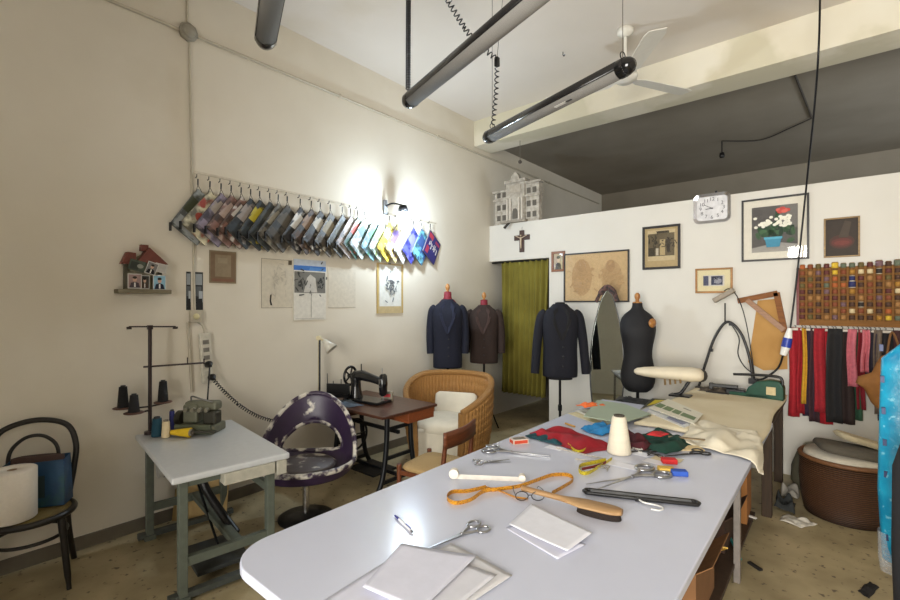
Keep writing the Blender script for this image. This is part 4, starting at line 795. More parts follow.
MB().lathe([(0, 0), (.07, 0), (.07, .012), (.012, .025), (0, .025)], c=(-0.598, 5.16, .785), n=20).build('base', BLKM, gn)
gp = thing('green_press', 'dark green iron pressing machine with a black handle on the ironing pad', 'press', (-.50, 5.02, .785), math.radians(-6))
GR = M((20, 66, 50), .4, .1)
MB().prism([(-.16, 0), (.14, 0), (.14, .12), (.11, .17), (.03, .175), (-.06, .15), (-.13, .09)], -.05, .05, Matrix.Rotation(PI/2, 4, 'X')).build('body', GR, gp, bevel=.012)
MB().boxc((-.14, 0, .02), (.34, .1, .03)).build('bed', GR, gp, bevel=.006)
MB().tube(spline([(-.25, -.03, .195), (-.05, -.03, .21), (.09, -.03, .21), (.125, -.03, .19), (.13, -.03, .14)], 6), .012, 8).build('handle', BLK, gp)
MB().boxc((.05, -.054, .08), (.07, .008, .07)).build('front_plate', M((190, 172, 130), .5), gp)
pi = thing('pressing_iron', 'black flat pressing iron arm pointing left on the ironing pad', 'iron', (-.78, 5.06, .785), .1)
MB().box((-.16, -.03, .055), (.06, .03, .085)).box((-.18, -.03, .03), (-.145, .03, .09)).build('arm', BLK, pi, bevel=.006); MB().box((-.04, -.06, 0), (.12, .06, .055)).build('block', BLKM, pi, bevel=.008)
tag(cloth('dark_fabric', [(-1.06, 5.02), (-.80, 4.96), (-.78, 5.24), (-1.04, 5.28)], .785, .05, 9, 14, M((74, 64, 54), .9)), 'brownish fabric scraps heaped at the back of the ironing pad', 'fabric')
tag(MB().prism([(-.09, -.04), (.06, -.05), (.1, -.01), (.07, .045), (-.03, .035), (-.08, .03)], 0, .014).build('black_pouch', M((30, 26, 24), .7), bevel=.004), 'flat black pouch lying on the ironing pad', 'pouch').location = (-0.886,5.012,0.786)
tag(MB().ribbon(spline([(-0.849,5.354,0.79), (-0.716,5.26,0.79), (-0.584,5.178,0.79), (-0.47,5.036,0.79)], 6), (0, 0.3, 1), .012).build('brown_tape', M((150, 118, 66), .8)), 'narrow brown tape trailing over the ironing pad', 'tape')
# cable with plug from the ceiling
cb = thing('hanging_cable', 'black cable running down from the ceiling past the flower painting', 'cable', (0, 0, 0))
MB().tube(spline([(-0.11,4.728,4.18), (-0.112,4.55,3.685), (-0.142,4.75,3.297), (-0.215,5.1,2.644), (-0.286,5.25,1.906), (-0.34,5.28,1.381)], 8), .0075, 8).build('cord', BLKM, cb)
b = MB(); p0, p1, p2, p3 = V((-0.34,5.28,1.418)), V((-0.355,5.28,1.325)), V((-0.37,5.28,1.24)), V((-0.392,5.28,1.164))
MB().tube([p0, p1], [.018, .034], 12).build('white_plug', WHITE, cb); MB().tube([p1, p2], [.037, .04], 12).build('blue_collar', M((28, 52, 150), .4), cb); MB().tube([p2, p3], [.036, .026], 12).build('white_socket', WHITE, cb)
MB().tube(spline([p3, V((-0.424,5.2,1.048)), V((-0.522,5.18,0.948)), V((-0.584,5.18,0.922))], 6), .009, 8).build('lower_cord', BLKM, cb)
# ------------------------------------------------ right side: basket, bin, garments
bk = thing('wicker_basket', 'round brown wicker basket heaped with folded cloth on the floor at right', 'basket', (.05, 4.72, 0))
MB().lathe([(0, .012), (.25, .012), (.262, .0), (.285, .12), (.298, .28), (.29, .44), (.28, .44), (.285, .28), (.27, .12), (.24, .03), (0, .03)], n=48).build('woven_body', mixed((96, 60, 34), (62, 38, 22), 22, .3, .6, .6, 2, .9, None, 'wave', axis='Z'), bk)
MB().tube([(.29*math.cos(a), .29*math.sin(a), .445) for a in [2*PI*i/40 for i in range(40)]], .017, 8, True).build('rim', M((110, 72, 42), .6), bk)
tag(MB().rings([(.30, .26, .26, 0, 0), (.43, .274, .274, 0, 0), (.475, .262, .262, 0, 0), (.495, .15, .15, 0, 0)], 36, 2).build('white_sheet', M((196, 188, 172), .9, 0, .06)), 'off-white sheet folded into the top of the wicker basket', 'cloth').location = (.05, 4.72, 0)
tag(MB().rings([(0, .2, .15, 0, 0), (.02, .22, .165, 0, 0), (.045, .21, .155, 0, 0), (.055, .15, .1, 0, 0)], 28, 4).build('grey_garment', M((84, 78, 68), .9, 0, .1)), 'folded grey garment lying across the wicker basket', 'clothing').matrix_world = Matrix.Translation((.07, 4.66, .50)) @ Matrix.Rotation(.3, 4, 'Z') @ Matrix.Rotation(.12, 4, 'Y')
tag(MB().rings([(0, .16, .1, 0, 0), (.02, .18, .115, 0, 0), (.04, .16, .1, 0, 0)], 28, 4).build('beige_garment', M((178, 164, 134), .9, 0, .1)), 'folded beige cloth leaning on top of the grey garment in the basket', 'clothing').matrix_world = Matrix.Translation((.14, 4.80, .555)) @ Matrix.Rotation(.4, 4, 'Z') @ Matrix.Rotation(.28, 4, 'Y')
gb = thing('grey_bag', 'squat grey-green sack beside the wicker basket at the foot of the wall', 'bag', (-.17, 5.18, 0), .2)
b = MB().rings([(0, .12, .10, 0, 0), (.06, .155, .13, 0, 0), (.2, .16, .13, 0, 0), (.3, .13, .10, .02, 0), (.36, .1, .06, .03, 0), (.37, .04, .02, .03, 0)], 28, 2.6)
for i, v in enumerate(b.v): b.v[i] = tuple(V(v)*(1+.1*noise.noise(V(v)*8))) if v[2] > .01 else v
b.build('body', M((96, 92, 76), .6, 0, .12), gb); MB().tube(spline([(-.08, 0, .33), (-.05, 0, .4), (.04, 0, .41), (.1, 0, .35)], 6), .009, 6).build('handle', M((130, 126, 110), .6), gb)
tag(cloth('grey_cloth', [(-.36, 4.80), (-.27, 4.78), (-.26, 4.98), (-.36, 5.0)], .0, .1, 9, 77, M((150, 144, 134), .9)), 'pale grey rag on the floor at the left side of the wicker basket', 'cloth')
rk = thing('garment_rack', 'steel garment rack just beyond the right edge carrying covered clothes', 'rack', (.42, 2.85, 0))
MB().cyl((0, -.62, 1.62), (0, .62, 1.62), .012).build('rail', STEEL, rk)
for y in (-.6, .6): MB().cyl((0, y, .03), (0, y, 1.62), .014).bar((-.0, y, .03), (.5, y, .03), .03, .03).build('post', STEEL, rk)
def hung(name, label, cat, at, rz, mat, zt, zb, w, d, group=None, extra=None):
    t = thing(name, label, cat, (at[0], at[1], 0), rz); H = zt-zb
    b = MB().rings([(zb, w*.98, d*1.1, 0, 0), (zb+H*.3, w, d*1.15, 0, 0), (zb+H*.7, w*.98, d, 0, 0), (zb+H*.88, w*.95, d*.8, 0, 0), (zb+H*.95, w*.7, d*.6, 0, 0), (zb+H, .06, .03, 0, 0)], 40, 2.6)
    for i, v in enumerate(b.v): b.v[i] = (v[0]+.012*noise.noise(V(v)*6), v[1]+.03*noise.noise(V((v[0]*9, v[1]*4, v[2]*2.2))), v[2])
    b.build('body', mat, t); MB().tube(spline([(0, 0, zt-.02), (0, 0, zt+.05), (.02, 0, zt+.085), (0, 0, zt+.11), (-.025, 0, zt+.085)], 5), .004, 6).build('hanger_hook', STEEL, t)
    return t
BLUEP = mixed((14, 118, 158), (36, 160, 196), 9, .3, .7, .3, 6, 1.0, c3=(120, 190, 212), extra=(34, .62, .68))
g1 = hung('covered_garment', 'garment in a bright blue printed plastic cover hanging at the right edge', 'garment', (.42, 3.05), 0, BLUEP, 1.515, .42, .27, .06, 'garments on the rack')
b = MB()
for k in range(7):
    z = 1.42-.15*k
    for j in range(3): b.bar((-.262+.004*k+.001*j, -.045+.02*j, z), (-.262+.004*k, -.045+.02*j, z+.03), .006, .014, (1, 0, 0))
b.build('printed_marks', M((24, 44, 92), .5), g1)
MB().rings([(.36, .265, .07, 0, 0), (.42, .272, .072, 0, 0), (.55, .274, .073, 0, 0)], 36, 2.6, False).build('clear_hem', see_through((200, 205, 210), .35), g1)
g2 = thing('dark_coat', 'long black coat hanging at the right edge in front of the blue cover', 'coat', (.42, 2.74, 0), 0, 'garments on the rack')
MB().rings([(.25, .235, .1, 0, 0), (.6, .245, .1, 0, 0), (.95, .242, .09, 0, 0), (1.12, .2, .08, 0, 0), (1.35, .19, .07, 0, 0), (1.46, .13, .05, 0, 0), (1.515, .05, .03, 0, 0)], 36, 2.4).build('body', M((26, 25, 28), .85), g2)
MB().tube(spline([(0, 0, 1.5), (0, 0, 1.565), (.02, 0, 1.60), (0, 0, 1.635), (-.025, 0, 1.60)], 5), .004, 6).build('hanger_hook', STEEL, g2)
bb = thing('hanging_bag', 'tan brown folded cloth bag hanging from the rail beside the blue cover', 'bag', (.30, 5.10, 0), .1)
b = MB().rings([(.80, .10, .05, .03, 0), (.84, .12, .06, .02, 0), (.95, .13, .07, .0, 0), (.99, .16, .075, -.03, 0), (1.04, .155, .07, -.02, 0), (1.08, .11, .06, .02, 0), (1.16, .10, .05, .03, 0), (1.22, .08, .035, .04, 0), (1.24, .04, .02, .05, 0)], 30, 2.8)
for i, v in enumerate(b.v): b.v[i] = (v[0]+.02*noise.noise(V(v)*7), v[1]+.012*noise.noise(V(v)*9), v[2])
b.build('body', M((150, 100, 48), .75, 0, .12), bb); MB().tube(spline([(.0, 0, 1.22), (.04, .05, 1.415), (.09, 0, 1.22)], 6), .008, 6).build('strap', M((120, 80, 40), .7), bb)
# ================================================================== the big white table
TOP = .761
wt = thing('cutting_table', 'large white laminate cutting table filling the foreground', 'table', (-1.03, 2.43, 0))
x0, x1, y0, y1, r = -.635, .66, -1.713, 1.72, .17
pl = [(x1, y0), (x1, y1), (x0, y1)]+[(x0+r-r*math.cos(a), y0+r-r*math.sin(a)) for a in [PI/2*i/10 for i in range(11)]]
TBL = M((207, 210, 226), .2, 0, .025, 3); TBL.node_tree.nodes['Principled BSDF'].inputs['Specular IOR Level'].default_value = .32
MB().prism(pl[::1], .725, .76).build('tabletop', TBL, wt, bevel=.005)
MB().box((x0+.06, y0+.06, .66), (x0+.085, y1-.06, .724)).box((x1-.075, y0+.06, .66), (x1-.05, y1-.06, .724)).box((x0+.085, y0+.06, .66), (x1-.075, y0+.085, .724)).box((x0+.085, y1-.085, .66), (x1-.075, y1-.06, .724)).build('apron', M((112, 104, 94), .6), wt)
for x, y in ((-.57, -1.5), (.575, -1.5), (-.57, .735), (.575, .735), (-.57, 1.55), (.2, 1.55)): MB().boxc((x, y, .362), (.035, .035, .724)).build('leg', M((136, 128, 122), .4, .3), wt, bevel=.003)
MB().box((-.59, -1.5, .085), (.565, 1.6, .11)).build('bottom_shelf', M((58, 42, 30), .6, 0, .2), wt, bevel=.003)
MB().box((-.05, -1.4, .11), (-.02, 1.5, .659)).build('centre_panel', M((44, 34, 28), .7), wt)
# under the table
def crate(label, at, s, col, rz=0, name='cardboard_box'):
    t = thing(name, label, 'box', at, rz); w, d, h = s; k = .006
    MB().box((-w/2, -d/2, 0), (w/2, d/2, k)).box((-w/2, -d/2, k), (-w/2+k, d/2, h)).box((w/2-k, -d/2, k), (w/2, d/2, h)).box((-w/2+k, -d/2, k), (w/2-k, -d/2+k, h)).box((-w/2+k, d/2-k, k), (w/2-k, d/2, h)).build('body', M(col, .85, 0, .1, 8), t)
    MB().add([(w/2, -d/2, h), (w/2, d/2, h), (w/2+.07, d/2, h+.06), (w/2+.07, -d/2, h+.06)], [(0, 1, 2, 3)]).build('flap', M(tuple(int(c*1.1) for c in col), .85), t, solid=.004)
    return t
crate('open brown cardboard box under the table near the bottom of the picture', (-.66, 2.60, .112), (.30, .42, .26), (132, 92, 56))
crate('orange-brown box under the table beside the far table leg', (-.60, 3.92, .112), (.22, .34, .40), (150, 98, 48), .05)
crate('dark box under the middle of the table', (-.66, 3.42, .112), (.26, .38, .2), (64, 42, 30))
tag(MB().cyl((0, -.25, 0), (0, .25, 0), .05, n=20).build('fabric_roll', M((176, 152, 116), .9, 0, .1, 20)), 'beige roll of fabric lying on the boxes under the white table', 'fabric roll').location = (-.62, 2.95, .425)
tag(MB().boxc((0, 0, 0), (.03, .5, .006)).build('yellow_ruler', M((190, 150, 50), .5)), 'yellow wooden ruler leaning on the cardboard box under the table', 'ruler').matrix_world = Matrix.Translation((-.50, 2.86, .30)) @ Matrix.Rotation(.3, 4, 'Z') @ Matrix.Rotation(-.5, 4, 'X')
tag(MB().cyl((-.0, -.16, 0), (0, .16, 0), .008, n=8).build('turquoise_stick', M((40, 150, 150), .4)), 'thin turquoise stick on the bottom shelf beside the table leg', 'stick').matrix_world = Matrix.Translation((-.50, 3.36, .12)) @ Matrix.Rotation(.35, 4, 'Z')
tag(MB().boxc((0, 0, 0), (.16, .02, .01)).build('white_strip', M((206, 202, 196), .5)), 'short white strip lying on the dark shelf under the table', 'strip').matrix_world = Matrix.Translation((-.52, 3.92, .117)) @ Matrix.Rotation(-.3, 4, 'Z')
tag(MB().boxc((0, 0, .006), (.024, .09, .012)).build('dark_chip', M((30, 26, 24), .7)), 'small dark scrap lying on the floor beside the table leg', 'scrap').matrix_world = Matrix.Translation((-0.396,3.416,0)) @ Matrix.Rotation(.9, 4, 'Z')
tag(cloth('black_rag', [(0.087,3.501,0)[:2], (0.127,3.442,0)[:2], (0.186,3.632,0)[:2], (0.153,3.68,0)[:2]], 0, .03, 14, 5, M((28, 24, 24), .9), nu=14, nv=10, wob=.02), 'crumpled black scrap on the floor at the bottom right', 'scrap')
tag(cloth('dark_bundle', [(-.40, 4.48), (-.27, 4.46), (-.26, 4.70), (-.38, 4.72)], 0, .16, 7, 51, M((40, 42, 42), .9)), 'dark crumpled bundle on the floor at the far table leg', 'cloth')
tag(cloth('white_rag', [(-.34, 4.28), (-.2, 4.22), (-.12, 4.36), (-.3, 4.42)], 0, .03, 12, 52, M((196, 190, 178), .9), nu=18, nv=14), 'small white rag on the floor in front of the dark bundle', 'cloth')
# ------------------------------------------------ things on the white table
def onT(px): return V((px[0], px[1], TOP))
pen = thing('pen', 'blue and white ballpoint pen near the table edge', 'pen', Matrix.Translation(V((-1.32, 1.277, TOP+.006))) @ Matrix.Rotation(math.atan2(-.051, .155), 4, 'Z') @ Matrix.Rotation(PI/2, 4, 'Y'))
MB().cyl((0, 0, -.05), (0, 0, .06), .0055, n=12).build('barrel', M((222, 222, 226), .3), pen); MB().tube([(0, 0, -.09), (0, 0, -.05)], [.003, .0062], 12).build('tip', M((40, 40, 130), .4), pen)
MB().cyl((0, 0, .06), (0, 0, .07), .005, n=10).build('end_cap', STEEL, pen); MB().boxc((-.008, 0, .035), (.0025, .004, .045)).build('clip', M((50, 50, 140), .4), pen)
def paper(name, label, pts, mat, z=TOP, curl=.0, fold=None, nu=14, nv=14, seed=0):
    a, b, c, d = [V((p[0], p[1], 0)) for p in pts]
    def fn(u, v):
        p = a*(1-u)*(1-v)+b*u*(1-v)+c*u*v+d*(1-u)*v; p.z = z+.0008+curl*(u*u*.6+v*v*.5)*(.6+.4*math.sin(seed+u*3))
        return p
    return tag(MB().grid(fn, nu, nv).build(name, mat, solid=.0008), label, 'paper')
PAP2 = M((214, 214, 228), .7, 0, .03)
paper('paper_sheet', 'large translucent white sheet at the bottom edge of the table', [(-1.17, .76), (-.88, .80), (-.92, 1.10), (-1.19, 1.13)], PAP2, TOP, .002)
paper('paper_sheet', 'white sheet under the front scissors, lowest of the loose pile', [(-1.10, 1.03), (-.83, 1.02), (-.805, 1.262), (-1.085, 1.285)], M((206, 204, 206), .7, 0, .03), TOP+.003, .010, seed=1)
paper('paper_sheet', 'middle white sheet of the loose pile at the bottom', [(-1.08, .93), (-.84, .92), (-.84, 1.225), (-1.10, 1.19)], M((212, 211, 218), .7, 0, .03), TOP+.009, .010, seed=2)
paper('paper_sheet', 'uppermost white sheet of the loose pile at the bottom', [(-1.115, .90), (-.90, .93), (-.945, 1.262), (-1.205, 1.15)], PAP2, TOP+.016, .012, seed=3)
paper('folded_paper', 'lower leaf of the folded white paper near the brush', [(-1.0, 1.52), (-.74, 1.45), (-.705, 1.60), (-.985, 1.60)], PAP2, TOP+.0005, .004, seed=4)
paper('folded_paper', 'upper leaf of the folded white paper near the brush, creased across', [(-.995, 1.535), (-.725, 1.49), (-.705, 1.66), (-1.02, 1.755)], PAPER, TOP+.012, .012, seed=5)
def scissors(label, a, b, open_=.10, dark=False, name='scissors'):
    """a = handle end, b = tip, table xy"""
    A, B = V((a[0], a[1], 0)), V((b[0], b[1], 0)); d = B-A; L_ = d.length
    t = thing(name, label, 'scissors', (A.x, A.y, TOP+.001), math.atan2(d.y, d.x))
    m = STEEL if not dark else M((60, 56, 52), .35, .8); hx = L_*.42
    for s in (-1, 1):
        b_ = MB().prism([(hx-.02, -.007), (hx+.02, -.009), (L_, -.001), (L_, .001), (hx, .008), (hx-.03, .006)], .004+s*.002, .0065+s*.002, Matrix.Translation((hx, 0, 0)) @ Matrix.Rotation(s*open_, 4, 'Z') @ Matrix.Translation((-hx, 0, 0)))
        b_.build('blade', m, t)
        r = L_*.082; c = V((r*1.2, s*(L_*.095+open_*.06), .008)); 
        h = MB().tube([(c.x+r*1.25*math.cos(x), c.y+r*math.sin(x), .008) for x in [2*PI*i/22 for i in range(22)]], L_*.017, 8, True)
        h.tube(spline([(c.x+r*1.2, c.y-s*r*.2, .008), (hx*.75, s*.012, .007), (hx, -s*.004, .006)], 4), L_*.018, 8); h.build('handle', m if not dark else BLK, t)
    MB().cyl((hx, 0, .002), (hx, 0, .012), .006, n=12).build('pivot_screw', CHROME, t)
    return t
scissors('steel tailor scissors lying across the loose paper pile at the bottom', (-1.075, 1.475), (-1.125, 1.205), .02)
scissors('long steel shears pointing right beside the matchbox', (-1.635, 2.255), (-1.26, 2.375), .05)
scissors('small wire handled scissors in front of the long shears', (-1.535, 2.015), (-1.40, 2.175), .12)
scissors('steel shears in front of the white thread cone, next to the hanger', (-.72, 2.56), (-.905, 2.12), .14)
scissors('dark handled scissors at the edge of the white cloth', (-.60, 3.05), (-.765, 2.81), .05, True)
scissors('grey scissors half hidden beneath the green cloth', (-.86, 2.90), (-1.0, 2.66), .1, True)
# tape measures
TY = mixed((214, 150, 30), (140, 84, 20), 160, .45, .62, .5, 2)
op = [(-1.285,1.783,0.77), (-1.321,1.69,0.77), (-1.371,1.633,0.77), (-1.346,1.568,0.77), (-1.286,1.552,0.77), (-1.254,1.619,0.77), (-1.257,1.729,0.775), (-1.22,1.806,0.77), (-1.167,1.898,0.77), (-1.137,2.038,0.77), (-1.113,2.129,0.77), (-1.054,2.178,0.77), (-1.005,2.133,0.77), (-1.004,2.021,0.77), (-1.011,1.924,0.77)]
tag(MB().ribbon(spline(op, 8), (.25, -.35, .9), .026, .001).build('tape_measure', TY), 'orange-yellow tape measure looping across the middle of the white table', 'tape measure')
op = [(-1.293,1.795,0.764), (-1.202,1.796,0.764), (-1.123,1.784,0.766), (-1.068,1.806,0.765)]
tag(MB().ribbon(spline(op, 8), (.3, -.5, .5), .024, .001).build('tape_measure_end', TY), 'loose end of orange-yellow tape passing under the brush handle', 'tape measure')
YT = mixed((206, 186, 40), (120, 104, 30), 160, .5, .66, .5, 2); WTp = mixed((214, 206, 190), (150, 140, 120), 160, .5, .68, .5, 2)
op = [(-0.973,2.562,0.77), (-0.98,2.41,0.77), (-0.987,2.271,0.77), (-1.025,2.257,0.77), (-1.063,2.34,0.77), (-1.032,2.427,0.77), (-0.987,2.51,0.775)]
tag(MB().ribbon(spline(op, 8), (.2, -.3, .9), .026, .001).build('tape_measure', YT), 'bright yellow tape measure curled in front of the red cloth', 'tape measure')
op = [(-1.245,2.614,0.77), (-1.283,2.651,0.772), (-1.277,2.724,0.775), (-1.211,2.725,0.775), (-1.159,2.636,0.77), (-1.172,2.553,0.77), (-1.236,2.596,0.77)]
tag(MB().ribbon(spline(op, 8), (.1, -.2, .9), .024, .001).build('tape_measure', YT), 'small coil of yellow tape on the front of the red cloth', 'tape measure')
op = [(-1.315,2.554,0.764), (-1.207,2.547,0.764), (-1.092,2.539,0.767), (-1.011,2.541,0.767), (-1.056,2.456,0.768), (-1.137,2.438,0.766)]
tag(MB().ribbon(spline(op, 8), (.35, -.6, .5), .03, .001).build('tape_measure', WTp), 'white tape measure lying between the red cloth and the yellow tape', 'tape measure')
op = [(-1.03,2.292,0.775), (-0.99,2.38,0.776), (-0.973,2.475,0.776)]
tag(MB().ribbon(spline(op, 6), (.1, -.2, .9), .014, .003).build('dark_red_strap', M((110, 28, 36), .7)), 'dark red strap curled inside the bright yellow tape', 'strap')
# white bias tape roll, with a small end roll
wr = thing('bias_tape', 'white fabric tape stretched between two little rolls behind the orange tape', 'tape', (0, 0, 0))
p, q = V((-1.487,1.786,0.762)), V((-1.203,1.976,0.762))
MB().ribbon([p+(q-p)*i/8+V((0, 0, .004)) for i in range(9)], (-(q-p).y, (q-p).x, .5), .03, .001).build('strip', M((218, 212, 204), .8), wr)
for c, r in ((p, .024), (q, .017)):
    ax = V((-(q-p).y, (q-p).x, 0)).normalized()
    MB().tube([c-ax*.016+V((0, 0, r)), c+ax*.016+V((0, 0, r))], r, 18).build('roll', M((224, 216, 204), .85), wr)
# clothes brush
cbr = thing('clothes_brush', 'wooden clothes brush with dark bristles lying on the white table', 'brush', Matrix.Translation((-.80, 1.862, TOP)) @ Matrix.Rotation(math.radians(8), 4, 'Z'))
WB = mixed((172, 138, 96), (142, 106, 68), 5, .3, .7, .6, 5, 0, (1, 12, 12))
def bw_(t): return .015+.031*max(0, min(1, (t-.42)/.2))*(1 if t < .85 else math.sqrt(max(0.02, 1-((t-.85)/.15)**2)))
b = MB(); xs = [i/24 for i in range(25)]
rg = []
for t in xs: rg.append((t, bw_(t)))
vs = []; n = 14
for t, w in rg:
    h = .012; 
    for j in range(n): a = 2*PI*j/n; vs.append((-.31+.44*t, w*math.cos(a), .034+h*math.sin(a)+.012*max(0, .45-t)))
b.add(vs, [(i*n+j, i*n+(j+1) % n, (i+1)*n+(j+1) % n, (i+1)*n+j) for i in range(24) for j in range(n)], True); b.add(vs[:n], [tuple(range(n))]); b.add(vs[-n:], [tuple(range(n))[::-1]])
b.build('handle', WB, cbr)
MB().rings([(.0, .092, .038, .035, 0), (.026, .086, .033, .035, 0)], 30, 2.4).build('bristles', mixed((42, 30, 24), (28, 20, 16), 200, .4, .6, .9, 2, .8), cbr)
wire = thing('eyeglass_wires', 'dark thin-framed spectacles lying under the brush handle', 'spectacles', (-1.055, 1.80, TOP+.001), math.radians(40))
for s in (-1, 1):
    MB().tube([(s*.036+.028*math.cos(a), .0, .022+.02*math.sin(a)) for a in [2*PI*i/24 for i in range(24)]], .0022, 6, True).build('rim', BLK, wire)
    MB().tube(spline([(s*.066, 0, .03), (s*.068, .05, .03), (s*.06, .11, .02), (s*.056, .13, .004)], 5), .0018, 6).build('temple', BLK, wire)
MB().tube([(-.008, 0, .026), (.008, 0, .026)], .002, 6).build('bridge', BLK, wire)
mb_ = thing('matchbox', 'small white and red matchbox at the far left of the table', 'matchbox', (-1.546, 2.502, TOP), math.radians(58))
MB().boxc((0, 0, .015), (.105, .062, .03)).build('sleeve', M((206, 190, 176), .6), mb_, bevel=.001)
MB().boxc((0, -.0315, .015), (.09, .001, .02)).boxc((-.053, 0, .015), (.001, .05, .02)).build('red_print', M((196, 70, 44), .6), mb_); MB().boxc((0, 0, .0306), (.08, .04, .001)).build('top_label', M((120, 110, 96), .6), mb_)
# thread cone
cn = thing('thread_cone', 'large ivory thread cone standing upright on the white table', 'thread cone', (-0.99, 2.719, TOP))
MB().lathe([(.01, .003), (.067, .003), (.069, .012), (.040, .212), (.034, .218), (.02, .218)], n=36).build('thread', M((218, 208, 188), .9, 0, .05, 3, .3, 400, (1, 1, 30)), cn)
MB().lathe([(.03, .216), (.031, .226), (.022, .227), (.02, .2)], n=24).build('core', M((74, 68, 58), .7), cn)
# hanger
hg = thing('trouser_hanger', 'black and grey trouser hanger lying on the white table with its hook towards the front', 'hanger', (-.675, 2.145, TOP+.001), math.radians(24))
MB().tube(rr_ := [(-.235+.0, .018, .010), (.21, .018, .010)]+[(.21+.02*math.cos(a), .02*math.sin(a)-.002, .010) for a in (PI/3, 0, -PI/3)]+[(.21, -.022, .010), (-.235, -.022, .010)]+[(-.235-.02*math.cos(a), .02*math.sin(a)-.002, .010) for a in (-PI/3, 0, PI/3)], .0085, 10, True).build('frame', BLK, hg)
MB().box((-.225, -.012, .004), (.20, .010, .018)).build('grip_bar', M((96, 98, 104), .35), hg, bevel=.003)
MB().tube(spline([(-.02, -.03, .010), (.0, -.06, .010), (.05, -.075, .010), (.07, -.1, .010), (.05, -.125, .010), (.02, -.12, .010)], 6), .004, 8).build('hook', M((206, 204, 200), .3), hg)
MB().boxc((-.01, -.028, .010), (.05, .018, .016)).build('clamp', BLK, hg)
# chalk blocks
for lb, px, col, z in (('red tailor chalk block behind the yellow one', (-0.716,2.728), (190, 32, 34), 0), ('yellow tailor chalk block between red and blue', (-0.69,2.573), (206, 168, 74), 0), ('blue tailor chalk block at the right of the yellow one', (-0.627,2.571), (44, 84, 176), 0)):
    t = tag(MB().boxc((0, 0, .013), (.078, .05, .026)).build('chalk_block', M(col, .75, 0, .1), bevel=.004), lb, 'chalk', 'chalk blocks on the white table'); t.location = (px[0], px[1], TOP); t.rotation_euler.z = math.radians(30)
# cloths
REDC = mixed((158, 14, 32), (126, 10, 24), 7, .3, .7, .85); GRNC = M((14, 56, 44), .9, 0, .12, 12)
tag(cloth('red_cloth', [(-1.60, 2.72), (-1.12, 2.54), (-.98, 2.82), (-1.52, 2.98)], TOP, .055, 4.5, 3, REDC, wob=.06), 'crumpled red cloth left of the ivory thread cone', 'cloth')
tag(cloth('teal_lining', [(-1.58, 2.66), (-1.34, 2.58), (-1.28, 2.70), (-1.54, 2.84)], TOP, .035, 8, 8, M((16, 62, 70), .85), wob=.03, nu=20, nv=14), 'dark teal lining peeping out under the front of the red cloth', 'cloth')
tag(cloth('green_cloth', [(-1.06, 3.02), (-.76, 2.86), (-.66, 3.20), (-.96, 3.36)], TOP, .075, 5.5, 25, GRNC, wob=.05), 'dark green crumpled cloth in front of the pattern magazine', 'cloth')
tag(cloth('dark_red_cloth', [(-1.08, 2.86), (-.88, 2.84), (-.86, 3.06), (-1.08, 3.10)], TOP, .07, 7, 33, M((74, 22, 30), .9)), 'dark maroon cloth between the ivory cone and the green cloth', 'cloth')
tag(cloth('red_scrap', [(-.91, 3.02), (-.83, 2.99), (-.80, 3.08), (-.88, 3.12)], TOP+.06, .02, 9, 35, M((190, 40, 44), .8), nu=12, nv=10), 'small red scrap lying on the dark green cloth', 'cloth')
tag(cloth('blue_cloth', [(-1.36, 3.02), (-1.20, 2.96), (-1.16, 3.16), (-1.30, 3.26)], TOP, .05, 8, 43, M((36, 120, 176), .8)), 'bright blue cloth peeping out behind the red cloth', 'cloth')
tag(cloth('orange_cloth', [(-1.66, 3.62), (-1.56, 3.56), (-1.46, 3.74), (-1.56, 3.82)], TOP+.03, .04, 8, 44, M((216, 104, 50), .8), nu=16, nv=12), 'bright orange cloth at the left end of the paper stack', 'cloth')
def droop(p):
    if p.y < 3.36: p.z -= .024*min(1, (3.36-p.y)/.12)
    if p.x > -.365: p.z -= min(.045, (p.x+.365)*.7+.012); p.x = -.352+(p.x+.365)*.4
    return p
WC = M((214, 204, 182), .9, 0, .05, 8)
tag(cloth('white_cloth', [(-.78, 3.20), (-.27, 3.00), (-.40, 3.66), (-.80, 3.72)], TOP+.026, .045, 5, 61, WC, wob=.05, droop=droop, nu=44, nv=36), 'crumpled cream cloth with a corner drooping over the right table edge', 'cloth')
# paper stack with a pale green card on top
for lb, pts, z, col in (('cream paper lowest in the stack at the far left of the table', [(-1.66, 3.42), (-1.30, 3.22), (-1.20, 3.42), (-1.60, 3.66)], TOP+.001, (208, 196, 160)), ('white paper second in the stack under the green card', [(-1.64, 3.50), (-1.28, 3.28), (-1.14, 3.56), (-1.56, 3.72)], TOP+.010, (212, 208, 196)), ('grey paper directly under the pale green card', [(-1.60, 3.50), (-1.22, 3.36), (-1.08, 3.62), (-1.46, 3.90)], TOP+.022, (150, 150, 140))):
    paper('paper_stack_sheet', lb, pts, M(col, .8, 0, .05), z, .006)
tag(MB().prism([(-1.611,3.895), (-1.368,3.893), (-1.093,3.671), (-1.167,3.263), (-1.458,3.28)][::-1], TOP+.034, TOP+.040).build('green_card', M((158, 170, 150), .7, 0, .04, 4)), 'pale grey-green card sheet lying on top of the paper stack', 'card')
